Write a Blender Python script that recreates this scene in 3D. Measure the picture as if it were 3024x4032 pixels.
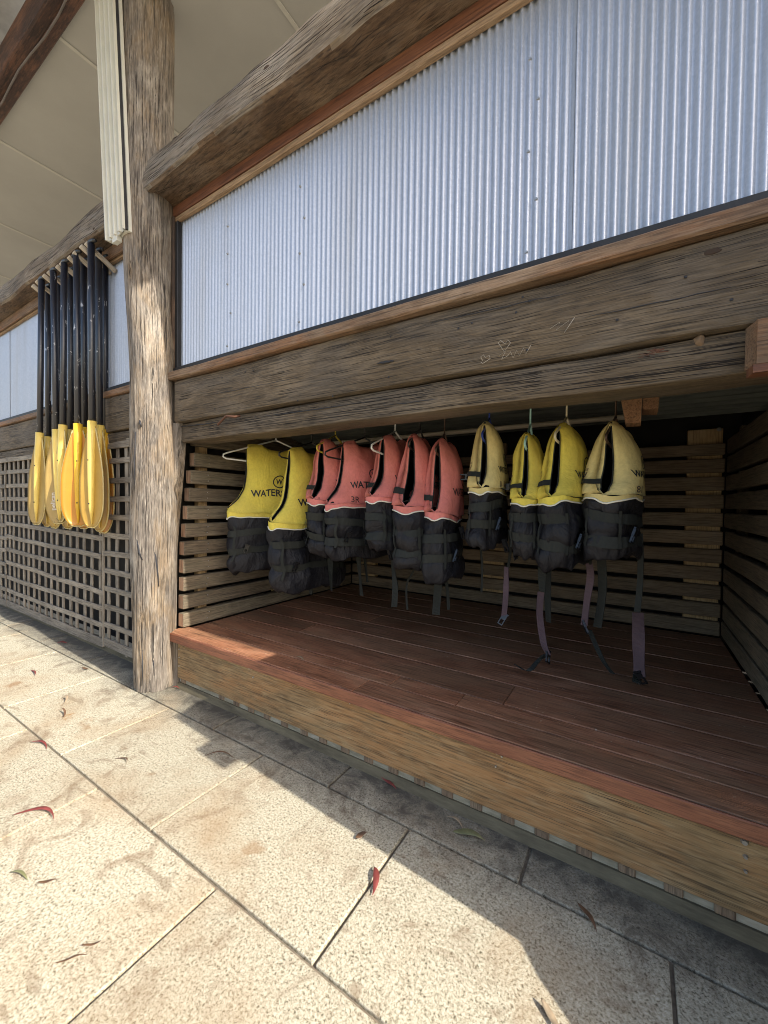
import bpy, bmesh, math, random
from mathutils import Vector, Matrix, Euler, noise as mnoise
R = math.radians
random.seed(7)
for o in list(bpy.data.objects):
    bpy.data.objects.remove(o)
scene = bpy.context.scene
col = scene.collection
# The place is laid out in "site units" (camera height 1.365); S turns them into metres at the very end.
S = 0.667
K = 1.0 / S

# ------------------------------------------------------------------ camera
cam_d = bpy.data.cameras.new('camera')
cam = bpy.data.objects.new('camera', cam_d)
col.objects.link(cam)
YAW, PITCH, ROLL = R(32.218), R(-1.101), R(0.785)
fw = Vector((-math.sin(YAW) * math.cos(PITCH), math.cos(YAW) * math.cos(PITCH), math.sin(PITCH)))
rt0 = Vector((math.cos(YAW), math.sin(YAW), 0))
up0 = rt0.cross(fw)
rt = math.cos(ROLL) * rt0 + math.sin(ROLL) * up0
up = -math.sin(ROLL) * rt0 + math.cos(ROLL) * up0
m = Matrix((rt, up, -fw)).transposed().to_4x4()
m.translation = Vector((0, 0, 1.365 * S))
cam.matrix_world = m
cam_d.sensor_fit = 'HORIZONTAL'
cam_d.sensor_width = 36
FPX = 1577.8
cam_d.lens = FPX / 3024 * 36
cam_d.clip_start = 0.02
cam_d.clip_end = 3000
scene.camera = cam
CAM0 = Vector((0, 0, 1.365))

def ray(px, py):
    return fw + rt * ((px - 1512) / FPX) - up * ((py - 2016) / FPX)
def on(px, py, ax, val):
    d = ray(px, py)
    return CAM0 + d * ((val - CAM0[ax]) / d[ax])

# ------------------------------------------------------------------ light
SUN_D = Vector((-1, 0.067, -0.714)).normalized()
sun_d = bpy.data.lights.new('sun', 'SUN')
sun_d.energy = 3.6
sun_d.angle = R(0.5)
sun_d.color = (1.0, 0.95, 0.86)
sun = bpy.data.objects.new('sun', sun_d)
sun.rotation_euler = SUN_D.to_track_quat('-Z', 'Y').to_euler()
sun.location = (8, -3, 8)
col.objects.link(sun)
world = bpy.data.worlds.new('World')
scene.world = world
world.use_nodes = True
wn = world.node_tree
sky = wn.nodes.new('ShaderNodeTexSky')
sky.sky_type = 'NISHITA'
sky.sun_disc = False
sky.sun_elevation = math.asin(-SUN_D.z)
sky.sun_rotation = math.atan2(-SUN_D.x, -SUN_D.y)
sky.air_density = 1.0
sky.dust_density = 2.5
sky.ozone_density = 0.6
bg = wn.nodes['Background']
wn.links.new(sky.outputs[0], bg.inputs[0])
bg.inputs[1].default_value = 0.15
scene.view_settings.view_transform = 'Standard'
scene.view_settings.look = 'None'
scene.view_settings.gamma = 1.0
scene.view_settings.use_curve_mapping = False
scene.view_settings.exposure = 1.2
scene.render.engine = 'CYCLES'
scene.cycles.filter_width = 1.0
scene.cycles.max_bounces = 6
scene.cycles.diffuse_bounces = 3
scene.cycles.glossy_bounces = 2
scene.cycles.transmission_bounces = 2
scene.cycles.sample_clamp_indirect = 6.0

# ------------------------------------------------------------------ material helpers
class NT:
    def __init__(self, name):
        self.m = bpy.data.materials.new(name)
        self.m.use_nodes = True
        self.t = self.m.node_tree
        self.b = self.t.nodes['Principled BSDF']
    def n(self, kind, **kw):
        nd = self.t.nodes.new('ShaderNode' + kind)
        for k, v in kw.items():
            if k.startswith('i_'):
                nd.inputs[k[2:].replace('_', ' ')].default_value = v
            else:
                setattr(nd, k, v)
        return nd
    def l(self, a, b):
        self.t.links.new(a, b)
    def coords(self, scale, rnd=True, world_pos=False):
        if world_pos:
            out = self.n('NewGeometry').outputs['Position']
        else:
            out = self.n('TexCoord').outputs['Object']
            if rnd:
                oi = self.n('ObjectInfo')
                mu = self.n('VectorMath', operation='SCALE')
                mu.inputs[0].default_value = (3.1, 7.3, 5.7)
                self.l(oi.outputs['Random'], mu.inputs['Scale'])
                ad = self.n('VectorMath', operation='ADD')
                self.l(out, ad.inputs[0]); self.l(mu.outputs[0], ad.inputs[1])
                out = ad.outputs[0]
        mp = self.n('Mapping')
        mp.inputs['Scale'].default_value = [s * K for s in scale]
        self.l(out, mp.inputs['Vector'])
        return mp.outputs[0]
    def noise(self, vec, scale, detail=5, rough=0.6, dist=0.0):
        nd = self.n('TexNoise')
        nd.inputs['Scale'].default_value = scale
        nd.inputs['Detail'].default_value = detail
        nd.inputs['Roughness'].default_value = rough
        nd.inputs['Distortion'].default_value = dist
        self.l(vec, nd.inputs['Vector'])
        return nd.outputs['Fac']
    def ramp(self, fac, stops):
        nd = self.n('ValToRGB')
        el = nd.color_ramp.elements
        while len(el) < len(stops):
            el.new(0.5)
        for e, (p, c) in zip(el, stops):
            e.position = p
            e.color = (c, c, c, 1) if isinstance(c, (int, float)) else (*c, 1)
        self.l(fac, nd.inputs[0])
        return nd.outputs[0]
    def mix(self, fac, a, b, mode='MIX'):
        nd = self.n('Mix', data_type='RGBA', blend_type=mode)
        for s, v in ((nd.inputs[0], fac), (nd.inputs[6], a), (nd.inputs[7], b)):
            if hasattr(v, 'is_linked') or hasattr(v, 'links'):
                self.l(v, s)
            elif isinstance(v, (int, float)):
                s.default_value = v
            else:
                s.default_value = (*v, 1)
        return nd.outputs[2]
    def math(self, op, a, b=None, clamp=False):
        nd = self.n('Math', operation=op, use_clamp=clamp)
        for s, v in ((nd.inputs[0], a), (nd.inputs[1], b)):
            if v is None: continue
            if hasattr(v, 'links'): self.l(v, s)
            else: s.default_value = v
        return nd.outputs[0]
    def bump(self, h, strength, dist):
        nd = self.n('Bump')
        nd.inputs['Strength'].default_value = strength
        nd.inputs['Distance'].default_value = dist
        self.l(h, nd.inputs['Height'])
        self.l(nd.outputs[0], self.b.inputs['Normal'])
    def out(self, colr, rough=0.6, metal=0.0, spec=None):
        if hasattr(colr, 'links'): self.l(colr, self.b.inputs['Base Color'])
        else: self.b.inputs['Base Color'].default_value = (*colr, 1)
        if hasattr(rough, 'links'): self.l(rough, self.b.inputs['Roughness'])
        else: self.b.inputs['Roughness'].default_value = rough
        self.b.inputs['Metallic'].default_value = metal
        if spec is not None: self.b.inputs['Specular IOR Level'].default_value = spec
        return self.m

def lerp3(a, b, f):
    return tuple(x + (y - x) * f for x, y in zip(a, b))
def wood(name, dark, mid, light, axis, patch=None, patch_amt=0.5, crack=0.5, rough=0.75, bump=0.5,
         across=14.0, along=0.9, vary=0.0, bdist=0.006, specks=None):
    t = NT(name)
    base = t.coords((1, 1, 1))
    def mapped(a, c):
        sc = [c, c, c]; sc[axis] = a
        mp = t.n('Mapping'); mp.inputs['Scale'].default_value = sc
        t.l(base, mp.inputs['Vector'])
        return mp.outputs[0]
    # broad weathering, barely stretched
    n1 = t.noise(mapped(2.2, 5.5), 1.0, 5, 0.68, 0.4)
    c1 = t.ramp(n1, [(0.30, lerp3(mid, dark, 0.55)), (0.50, mid), (0.70, lerp3(mid, light, 0.9))])
    if patch is not None:
        n3 = t.noise(mapped(1.3, 3.0), 1.0, 4, 0.7, 0.7)
        c1 = t.mix(t.ramp(n3, [(0.44, 0.0), (0.60, patch_amt)]), c1, patch)
    # fine grain: thin lines broken up along their length
    n2 = t.noise(mapped(along * 5.0, across * 10.0), 1.0, 3, 0.75, 0.15)
    c2 = t.mix(t.ramp(n2, [(0.34, 0.80), (0.45, 0.34), (0.55, 0.0)]), c1, lerp3(dark, (0, 0, 0), 0.45))
    n5 = t.noise(mapped(along * 16, across * 11.0), 1.0, 2, 0.6)
    c2 = t.mix(t.ramp(n5, [(0.50, 0.0), (0.72, 0.40)]), c2, light)
    # long drying cracks
    n4 = t.noise(mapped(along * 0.7, across * 4.5), 1.0, 2, 0.5, 0.4)
    ckf = t.math('MULTIPLY', t.ramp(n4, [(0.315, 1.0), (0.335, 0.0)]), crack)
    c3 = t.mix(ckf, c2, tuple(x * 0.2 for x in dark))
    if specks is not None:
        n6 = t.noise(base, 55, 2, 0.6)
        c3 = t.mix(t.ramp(n6, [(0.70, 0.0), (0.74, 0.8)]), c3, specks)
    if vary:
        oi = t.n('ObjectInfo')
        f = t.math('MULTIPLY_ADD', oi.outputs['Random'], 2 * vary)
        t.t.nodes[-1].inputs[2].default_value = 1 - vary
        hs = t.n('HueSaturation')
        t.l(f, hs.inputs['Value']); t.l(c3, hs.inputs['Color'])
        c3 = hs.outputs[0]
    t.bump(t.math('SUBTRACT', n2, t.math('MULTIPLY', ckf, 1.6)), bump, bdist)
    return t.out(c3, rough)

def plain(name, c, rough=0.5, metal=0.0, var=0.12, scale=6.0, bump=0.0, spec=None):
    t = NT(name)
    v = t.coords((1, 1, 1))
    n = t.noise(v, scale, 5, 0.6)
    cc = t.mix(t.ramp(n, [(0.35, 1.0), (0.7, 0.0)]), c, tuple(x * (1 - 2 * var) for x in c))
    if bump:
        t.bump(t.noise(v, scale * 12, 4, 0.6), bump, 0.003)
    return t.out(cc, rough, metal, spec)

def fabric(name, c, dirt, dirt_amt=0.35, rough=0.85, weave=420.0, bump=0.32):
    t = NT(name)
    v = t.coords((1, 1, 1))
    n = t.noise(v, 3.2, 5, 0.6, 0.4)
    cc = t.mix(t.ramp(n, [(0.42, 0.0), (0.72, dirt_amt)]), c, dirt)
    n2 = t.noise(v, 60, 3, 0.6)
    cc = t.mix(t.ramp(n2, [(0.35, 0.25), (0.6, 0.0)]), cc, tuple(x * 0.6 for x in c))
    crease = t.noise(t.coords((1, 1, 0.55)), 9.0, 4, 0.55, 1.2)
    t.bump(crease, bump, 0.03)
    return t.out(cc, rough, spec=0.3)

# woods (axis = grain direction in object space)
W = {}
W['post'] = wood('weathered_post', (0.042, 0.034, 0.027), (0.195, 0.162, 0.130), (0.45, 0.40, 0.33), 2,
                 patch=(0.27, 0.175, 0.08), patch_amt=0.5, crack=0.75, bump=0.8, across=11, along=0.8, bdist=0.010)
W['beam'] = wood('weathered_beam', (0.022, 0.015, 0.009), (0.102, 0.070, 0.037), (0.215, 0.160, 0.100), 0,
                 patch=(0.130, 0.106, 0.080), patch_amt=0.55, crack=0.55, bump=0.7, across=15, along=0.7)
W['log'] = wood('log_timber', (0.045, 0.031, 0.020), (0.160, 0.118, 0.076), (0.30, 0.245, 0.18), 0,
                patch=(0.20, 0.175, 0.145), patch_amt=0.8, crack=0.45, bump=0.7, across=8, along=0.8)
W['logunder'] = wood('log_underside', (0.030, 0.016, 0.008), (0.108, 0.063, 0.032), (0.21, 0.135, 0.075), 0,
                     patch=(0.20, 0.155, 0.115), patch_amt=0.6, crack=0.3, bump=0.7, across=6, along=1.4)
W['palebeam'] = wood('pale_grey_block', (0.07, 0.065, 0.06), (0.19, 0.18, 0.168), (0.28, 0.27, 0.255), 0, crack=0.4)
W['redtrim'] = wood('red_brown_trim', (0.050, 0.018, 0.010), (0.135, 0.050, 0.024), (0.21, 0.088, 0.040), 0,
                    crack=0.3, bump=0.3, rough=0.6)
W['sill'] = wood('sill_timber', (0.060, 0.032, 0.018), (0.17, 0.105, 0.060), (0.27, 0.19, 0.125), 0,
                 patch=(0.26, 0.115, 0.045), patch_amt=0.6, crack=0.4)
W['lighttrim'] = wood('pale_batten', (0.14, 0.085, 0.045), (0.30, 0.195, 0.11), (0.42, 0.31, 0.20), 0, crack=0.3)
W['darkv'] = wood('dark_upright_trim', (0.020, 0.013, 0.010), (0.055, 0.034, 0.022), (0.15, 0.09, 0.055), 2, crack=0.4)
W['slat_y'] = wood('slat_timber_deep', (0.060, 0.043, 0.027), (0.165, 0.122, 0.077), (0.25, 0.195, 0.13), 1,
                   patch=(0.125, 0.115, 0.075), patch_amt=0.5, crack=0.3, vary=0.22, bump=0.4)
W['slat_x'] = wood('slat_timber_long', (0.070, 0.048, 0.028), (0.190, 0.134, 0.080), (0.26, 0.195, 0.13), 0,
                   patch=(0.135, 0.115, 0.075), patch_amt=0.5, crack=0.2, vary=0.22, bump=0.4)
W['endgrain'] = wood('slat_end_grain', (0.20, 0.10, 0.055), (0.34, 0.20, 0.12), (0.42, 0.29, 0.20), 2, crack=0.1, vary=0.3)
W['stud'] = wood('pale_stud', (0.28, 0.17, 0.075), (0.46, 0.31, 0.15), (0.55, 0.40, 0.22), 2, crack=0.1, across=20)
W['deck'] = wood('deck_hardwood', (0.075, 0.028, 0.014), (0.30, 0.126, 0.064), (0.45, 0.225, 0.13), 0,
                 patch=(0.27, 0.155, 0.085), patch_amt=0.6, crack=0.12, rough=0.50, bump=0.25, specks=(0.42, 0.33, 0.24), across=11, along=0.8, vary=0.24)
W['nosing'] = wood('nosing_hardwood', (0.10, 0.030, 0.014), (0.23, 0.078, 0.036), (0.31, 0.125, 0.062), 0,
                   patch=(0.27, 0.115, 0.06), patch_amt=0.3, crack=0.15, rough=0.55, bump=0.25)
W['pine'] = wood('treated_pine', (0.10, 0.060, 0.026), (0.275, 0.176, 0.078), (0.41, 0.30, 0.16), 0,
                 patch=(0.34, 0.165, 0.058), patch_amt=0.7, crack=0.30, bump=0.35, across=10, along=0.75)
W['lattice'] = wood('lattice_batten_long', (0.085, 0.068, 0.050), (0.215, 0.178, 0.135), (0.33, 0.285, 0.225), 0, crack=0.35, vary=0.18)
W['lattice_v'] = wood('lattice_batten_upright', (0.095, 0.076, 0.055), (0.235, 0.195, 0.148), (0.36, 0.31, 0.245), 2, crack=0.35, vary=0.18)
W['joist'] = wood('joist_timber', (0.10, 0.045, 0.02), (0.22, 0.11, 0.05), (0.30, 0.17, 0.085), 1, crack=0.2)
W['peg'] = wood('peg_timber', (0.24, 0.19, 0.14), (0.52, 0.45, 0.35), (0.66, 0.60, 0.50), 1, crack=0.4, across=30)
W['edge'] = wood('roof_edge_timber', (0.012, 0.007, 0.006), (0.050, 0.022, 0.015), (0.16, 0.07, 0.038), 0, crack=0.3, across=7)
W['dark'] = plain('dark_backing', (0.018, 0.015, 0.012), 0.9)
W['gap'] = plain('tan_gap_filler', (0.20, 0.11, 0.06), 0.9, var=0.2)  # tan sheet added below the deck boards so gaps show as paler lines
M = {}
M['white_metal'] = plain('cream_powder_coat', (0.60, 0.59, 0.52), 0.42, var=0.05)
M['slot'] = plain('dark_slot', (0.02, 0.02, 0.025), 0.6)
M['black_frame'] = plain('black_frame', (0.016, 0.016, 0.018), 0.6, var=0.2, bump=0.3)
M['hanger_white'] = plain('white_plastic', (0.75, 0.75, 0.70), 0.4, var=0.04)
M['hanger_black'] = plain('black_plastic', (0.015, 0.015, 0.015), 0.35, var=0.04)
M['hanger_yellow'] = plain('yellow_plastic', (0.62, 0.50, 0.06), 0.4, var=0.04)
M['hanger_blue'] = plain('blue_plastic', (0.02, 0.05, 0.30), 0.4, var=0.04)
M['hanger_mint'] = plain('mint_plastic', (0.35, 0.60, 0.55), 0.4, var=0.04)
M['hanger_cream'] = plain('cream_plastic', (0.66, 0.58, 0.40), 0.4, var=0.04)
M['wire'] = plain('brown_wire', (0.10, 0.06, 0.04), 0.5, 0.5)
M['pipe'] = plain('white_pipe', (0.62, 0.54, 0.42), 0.5, var=0.06)
M['buckle'] = plain('buckle_plastic', (0.010, 0.010, 0.011), 0.28, var=0.05)
M['screw'] = plain('zinc_screw', (0.45, 0.44, 0.42), 0.35, 0.8)
M['rust'] = plain('rusty_iron', (0.16, 0.07, 0.04), 0.8, 0.2, var=0.25)
M['mud'] = plain('dried_mud', (0.20, 0.13, 0.075), 0.95, bump=0.8)
M['yellow'] = fabric('yellow_nylon', (0.70, 0.56, 0.085), (0.42, 0.32, 0.08), 0.6)
M['paleyellow'] = fabric('sun_bleached_yellow_nylon', (0.66, 0.53, 0.22), (0.42, 0.32, 0.12), 0.6)
M['coral'] = fabric('faded_red_nylon', (0.66, 0.205, 0.175), (0.40, 0.125, 0.075), 0.6)
M['black'] = fabric('black_nylon', (0.0085, 0.0085, 0.012), (0.020, 0.017, 0.016), 0.6, 0.6, bump=0.55)
M['webbing'] = fabric('black_webbing', (0.020, 0.022, 0.019), (0.030, 0.030, 0.024), 0.5, 0.8, bump=0.15)
M['mauve'] = fabric('mauve_webbing', (0.098, 0.064, 0.074), (0.065, 0.046, 0.050), 0.5, 0.85, bump=0.15)
M['peg_grey'] = plain('grey_cable', (0.12, 0.10, 0.09), 0.6)
M['piping'] = plain('white_piping', (0.72, 0.70, 0.60), 0.6, var=0.08)
M['ink'] = plain('black_print', (0.012, 0.012, 0.014), 0.6, var=0.05)
M['faint_ink'] = plain('faded_print', (0.10, 0.05, 0.04), 0.7, var=0.15)
M['silver_ink'] = plain('pale_print', (0.62, 0.55, 0.45), 0.6, var=0.1)

def mat_paver():
    t = NT('sandy_textured_paver')
    v = t.coords((1, 1, 1), world_pos=True)
    oi = t.n('ObjectInfo')
    n1 = t.noise(v, 125, 3, 0.7, 0.5)
    c = t.ramp(n1, [(0.33, (0.090, 0.074, 0.047)), (0.42, (0.30, 0.262, 0.180)), (0.53, (0.45, 0.405, 0.300)), (0.70, (0.555, 0.51, 0.40))])
    n2 = t.noise(v, 1.6, 5, 0.6, 0.5)
    c = t.mix(t.ramp(n2, [(0.48, 0.0), (0.70, 0.60)]), c, (0.30, 0.195, 0.10))
    n3 = t.noise(v, 5.5, 6, 0.72, 1.2)
    c = t.mix(t.ramp(n3, [(0.53, 0.0), (0.70, 0.75)]), c, (0.19, 0.125, 0.07))
    # leaf-shaped tannin marks
    mp = t.n('Mapping'); mp.inputs['Rotation'].default_value = (0, 0, R(35)); mp.inputs['Scale'].default_value = (3.2, 11, 1)
    t.l(v, mp.inputs['Vector'])
    n4 = t.noise(mp.outputs[0], 1.0, 3, 0.5, 0.9)
    c = t.mix(t.ramp(n4, [(0.645, 0.0), (0.71, 0.5)]), c, (0.17, 0.115, 0.065))
    # rusty and tannin rings left by leaf litter
    for (px_, py_, rad_, cc_, am_) in ((255, 2820, 0.20, (0.30, 0.15, 0.045), 0.85), (1000, 3330, 0.26, (0.27, 0.17, 0.085), 0.65), (60, 2690, 0.26, (0.24, 0.135, 0.06), 0.7), (330, 2850, 0.3, (0.25, 0.15, 0.07), 0.6),
                                  (130, 3640, 0.09, (0.13, 0.09, 0.05), 0.8), (1680, 3690, 0.07, (0.20, 0.12, 0.05), 0.7), (600, 3050, 0.16, (0.22, 0.14, 0.07), 0.6), (1480, 3560, 0.10, (0.20, 0.14, 0.08), 0.55), (420, 3390, 0.10, (0.19, 0.125, 0.07), 0.6),
                                  (1400, 3900, 0.10, (0.21, 0.15, 0.09), 0.6), (2650, 3900, 0.12, (0.12, 0.10, 0.07), 0.5), (1300, 3080, 0.10, (0.09, 0.07, 0.045), 0.7), (1700, 3180, 0.13, (0.08, 0.065, 0.045), 0.7), (560, 2800, 0.12, (0.20, 0.115, 0.05), 0.6), (2500, 3560, 0.14, (0.07, 0.06, 0.045), 0.7)):
        cp_ = on(px_, py_, 2, 0.0)
        dn = t.n('VectorMath', operation='DISTANCE'); t.l(v, dn.inputs[0]); dn.inputs[1].default_value = (cp_.x, cp_.y, 0)
        fr = t.math('ADD', t.math('DIVIDE', dn.outputs['Value'], rad_), t.math('MULTIPLY', n3, 1.5))
        c = t.mix(t.ramp(fr, [(0.75, am_), (1.45 / 1.6, 0.0)]), c, cc_)
    # mildew along the foot of the step
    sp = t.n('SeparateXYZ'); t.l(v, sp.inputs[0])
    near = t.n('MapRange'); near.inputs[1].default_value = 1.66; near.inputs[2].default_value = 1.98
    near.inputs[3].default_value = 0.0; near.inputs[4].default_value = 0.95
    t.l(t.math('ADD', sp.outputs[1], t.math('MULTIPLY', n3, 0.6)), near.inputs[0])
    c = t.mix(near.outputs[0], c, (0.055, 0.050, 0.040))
    hs = t.n('HueSaturation')
    f = t.math('MULTIPLY_ADD', oi.outputs['Random'], 0.22); t.t.nodes[-1].inputs[2].default_value = 0.89
    t.l(f, hs.inputs['Value']); t.l(c, hs.inputs['Color'])
    t.bump(n1, 0.55, 0.0035)
    return t.out(hs.outputs[0], 0.85)
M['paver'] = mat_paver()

def mat_mortar():
    t = NT('grey_mortar')
    v = t.coords((1, 1, 1), world_pos=True)
    n = t.noise(v, 40, 4, 0.7)
    c = t.ramp(n, [(0.3, (0.13, 0.10, 0.07)), (0.7, (0.26, 0.215, 0.155))])
    t.bump(n, 0.4, 0.003)
    return t.out(c, 0.95)
M['mortar'] = mat_mortar()
def mat_ground():
    t = NT('far_paving')
    v = t.coords((1, 1, 1), world_pos=True)
    n = t.noise(v, 30, 4, 0.7)
    c = t.ramp(n, [(0.3, (0.36, 0.29, 0.19)), (0.7, (0.54, 0.46, 0.34))])
    br = t.n('TexBrick'); br.offset = 0.5
    br.inputs['Scale'].default_value = 1.0
    br.inputs['Brick Width'].default_value = 0.9; br.inputs['Row Height'].default_value = 0.6; br.inputs['Mortar Size'].default_value = 0.008
    t.l(v, br.inputs['Vector'])
    c = t.mix(br.outputs['Fac'], c, (0.2, 0.16, 0.11))
    return t.out(c, 0.9)
M['ground'] = mat_ground()
def mat_zinc():
    t = NT('corrugated_zincalume')
    v = t.coords((1, 1, 1), rnd=False)
    n = t.noise(v, 70, 3, 0.7)
    n2 = t.noise(t.coords((6, 6, 0.5), rnd=False), 1.0, 4, 0.6)
    c = t.ramp(n, [(0.3, (0.39, 0.425, 0.49)), (0.7, (0.47, 0.505, 0.57))])
    c = t.mix(t.ramp(n2, [(0.5, 0.0), (0.8, 0.35)]), c, (0.36, 0.36, 0.36))
    t.bump(n, 0.12, 0.002)
    return t.out(c, t.ramp(n2, [(0.3, 0.37), (0.7, 0.50)]), 0.5)
M['zinc'] = mat_zinc()
def mat_roofsheet():
    t = NT('dirty_green_grey_sheet')
    n = t.noise(t.coords((1, 8, 1), rnd=False), 3, 5, 0.7)
    c = t.ramp(n, [(0.3, (0.055, 0.062, 0.055)), (0.7, (0.15, 0.16, 0.14))])
    return t.out(c, 0.7, 0.2)
M['roofsheet'] = mat_roofsheet()
def mat_ceiling():
    t = NT('cream_soffit_sheet')
    n = t.noise(t.coords((1, 1, 1)), 1.1, 5, 0.6)
    c = t.ramp(n, [(0.3, (0.285, 0.282, 0.262)), (0.7, (0.335, 0.332, 0.312))])
    t.bump(t.noise(t.coords((1, 1, 1)), 120, 2, 0.5), 0.12, 0.002)
    return t.out(c, 0.75)
M['ceiling'] = mat_ceiling()
M['joint'] = plain('soffit_joint_strip', (0.42, 0.41, 0.37), 0.7, var=0.05)
def mat_shaft():
    t = NT('black_scuffed_shaft')
    v = t.coords((1, 1, 0.45))
    n = t.noise(v, 16, 5, 0.75, 0.5)
    f = t.ramp(n, [(0.63, 0.0), (0.66, 1.0)])
    c = t.mix(f, (0.006, 0.008, 0.017), (0.55, 0.55, 0.56))
    t.b.inputs['IOR'].default_value = 1.75
    return t.out(c, 0.40)
M['shaft'] = mat_shaft()
def mat_blade(name, c, d):
    t = NT(name)
    v = t.coords((1, 1, 1))
    n = t.noise(v, 4, 5, 0.6)
    n2 = t.noise(v, 55, 3, 0.7)
    cc = t.mix(t.ramp(n, [(0.35, 0.6), (0.65, 0.0)]), c, d)
    cc = t.mix(t.ramp(n2, [(0.66, 0.0), (0.75, 0.4)]), cc, tuple(x * 0.5 for x in d))
    t.out(cc, 0.38)
    return t.m
M['spine_y'] = mat_blade('sunlit_yellow_spine', (0.72, 0.53, 0.13), (0.62, 0.44, 0.10))  # spine lighter than its blade, sunlight on the ridge put into the colour
M['spine_o'] = mat_blade('sunlit_orange_spine', (0.74, 0.46, 0.03), (0.64, 0.36, 0.02))
M['blade_rim'] = plain('pale_blade_edge', (0.62, 0.50, 0.22), 0.45)
M['blade_pale'] = mat_blade('pale_yellow_blade', (0.36, 0.245, 0.075), (0.27, 0.17, 0.045))
M['blade_orange'] = mat_blade('orange_yellow_blade', (0.50, 0.215, 0.015), (0.38, 0.15, 0.012))
M['blade_yellow'] = mat_blade('yellow_blade', (0.42, 0.255, 0.045), (0.32, 0.18, 0.03))
def mat_base():
    t = NT('weathered_white_strip')
    n = t.noise(t.coords((2, 2, 9), rnd=False), 3, 5, 0.7)
    c = t.ramp(n, [(0.3, (0.15, 0.13, 0.08)), (0.5, (0.29, 0.26, 0.19)), (0.7, (0.41, 0.375, 0.30))])
    return t.out(c, 0.7)
M['base'] = mat_base()
def mat_lip():
    t = NT('mossy_lip')
    n = t.noise(t.coords((1, 6, 6), rnd=False), 4, 5, 0.7)
    c = t.ramp(n, [(0.3, (0.05, 0.040, 0.022)), (0.7, (0.15, 0.125, 0.075))])
    return t.out(c, 0.8)
M['lip'] = mat_lip()
def leafmat(name, c):
    t = NT(name)
    n = t.noise(t.coords((1, 1, 1)), 30, 4, 0.6)
    return t.out(t.mix(t.ramp(n, [(0.4, 0.6), (0.65, 0.0)]), c, tuple(x * 0.45 for x in c)), 0.6)
M['leaf_red'] = leafmat('dry_red_leaf', (0.26, 0.055, 0.045))
M['leaf_brown'] = leafmat('dry_brown_leaf', (0.16, 0.085, 0.045))
M['leaf_olive'] = leafmat('olive_leaf', (0.22, 0.22, 0.10))
M['leaf_tan'] = leafmat('tan_leaf', (0.40, 0.30, 0.19))

# ------------------------------------------------------------------ mesh helpers
def link(ob, parent=None):
    col.objects.link(ob)
    if parent is not None:
        ob.parent = parent
    return ob
def tag(o, label=None, cat=None, group=None, kind=None):
    if label: o['label'] = label
    if cat: o['category'] = cat
    if group: o['group'] = group
    if kind: o['kind'] = kind
    return o
def empty(name, loc, label=None, cat=None, group=None, kind=None, rz=0.0):
    o = bpy.data.objects.new(name, None)
    o.empty_display_size = 0.05
    o.location = loc
    o.rotation_euler = (0, 0, rz)
    link(o)
    return tag(o, label, cat, group, kind)
def wloc(o):
    return Vector(o.location) if o is not None else Vector((0, 0, 0))
def mesh_from(name, verts, faces, mats, smooth=False, fm=None):
    me = bpy.data.meshes.new(name)
    me.from_pydata([tuple(v) for v in verts], [], faces)
    for mm in (mats if isinstance(mats, (list, tuple)) else [mats]):
        me.materials.append(mm)
    if fm:
        for p, i in zip(me.polygons, fm): p.material_index = i
    if smooth:
        for p in me.polygons: p.use_smooth = True
    me.update()
    return me
def add(name, me, parent=None, loc=(0, 0, 0), rot=(0, 0, 0), rel=True):
    """loc is a site position; converted to the parent's frame (unrotated parents only) when rel."""
    o = bpy.data.objects.new(name, me)
    link(o, parent)
    o.location = Vector(loc) - (world_of(parent) if (parent is not None and rel) else Vector((0, 0, 0)))
    o.rotation_euler = rot
    return o
def world_of(o):
    v = Vector((0, 0, 0))
    while o is not None:
        v += Vector(o.location); o = o.parent
    return v
def box_mesh(name, sx, sy, sz, mat, bevel=0.006, seg=1, wob=0.0, nx=1, axis=0, seed=0, endmat=None):
    bm = bmesh.new()
    bmesh.ops.create_cube(bm, size=1.0)
    bmesh.ops.scale(bm, vec=(sx, sy, sz), verts=bm.verts)
    if nx > 1:
        ax = [Vector((1, 0, 0)), Vector((0, 1, 0)), Vector((0, 0, 1))][axis]
        L = (sx, sy, sz)[axis]
        for i in range(1, nx):
            g = bm.verts[:] + bm.edges[:] + bm.faces[:]
            bmesh.ops.bisect_plane(bm, geom=g, plane_co=ax * (-L / 2 + L * i / nx), plane_no=ax)
    if bevel:
        es = [e for e in bm.edges if len(e.link_faces) == 2 and e.calc_face_angle() > 1.0]
        bmesh.ops.bevel(bm, geom=es, offset=bevel, segments=seg, affect='EDGES', profile=0.5)
    if wob:
        for v in bm.verts:
            q = v.co * 1.7 + Vector((seed * 3.3, seed * 1.7, 0))
            v.co += mnoise.noise_vector(q) * wob
            v.co += mnoise.noise_vector(v.co * 7 + Vector((seed, 0, 5))) * wob * 0.35
    me = bpy.data.meshes.new(name)
    bm.to_mesh(me); bm.free()
    me.materials.append(mat)
    if endmat:
        me.materials.append(endmat)
        for p in me.polygons:
            if abs(p.normal[axis]) > 0.8: p.material_index = 1
    return me
def box(name, x0, x1, y0, y1, z0, z1, mat, parent=None, bevel=0.006, **kw):
    me = box_mesh(name, x1 - x0, y1 - y0, z1 - z0, mat, bevel, **kw)
    return add(name, me, parent, ((x0 + x1) / 2, (y0 + y1) / 2, (z0 + z1) / 2))
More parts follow.
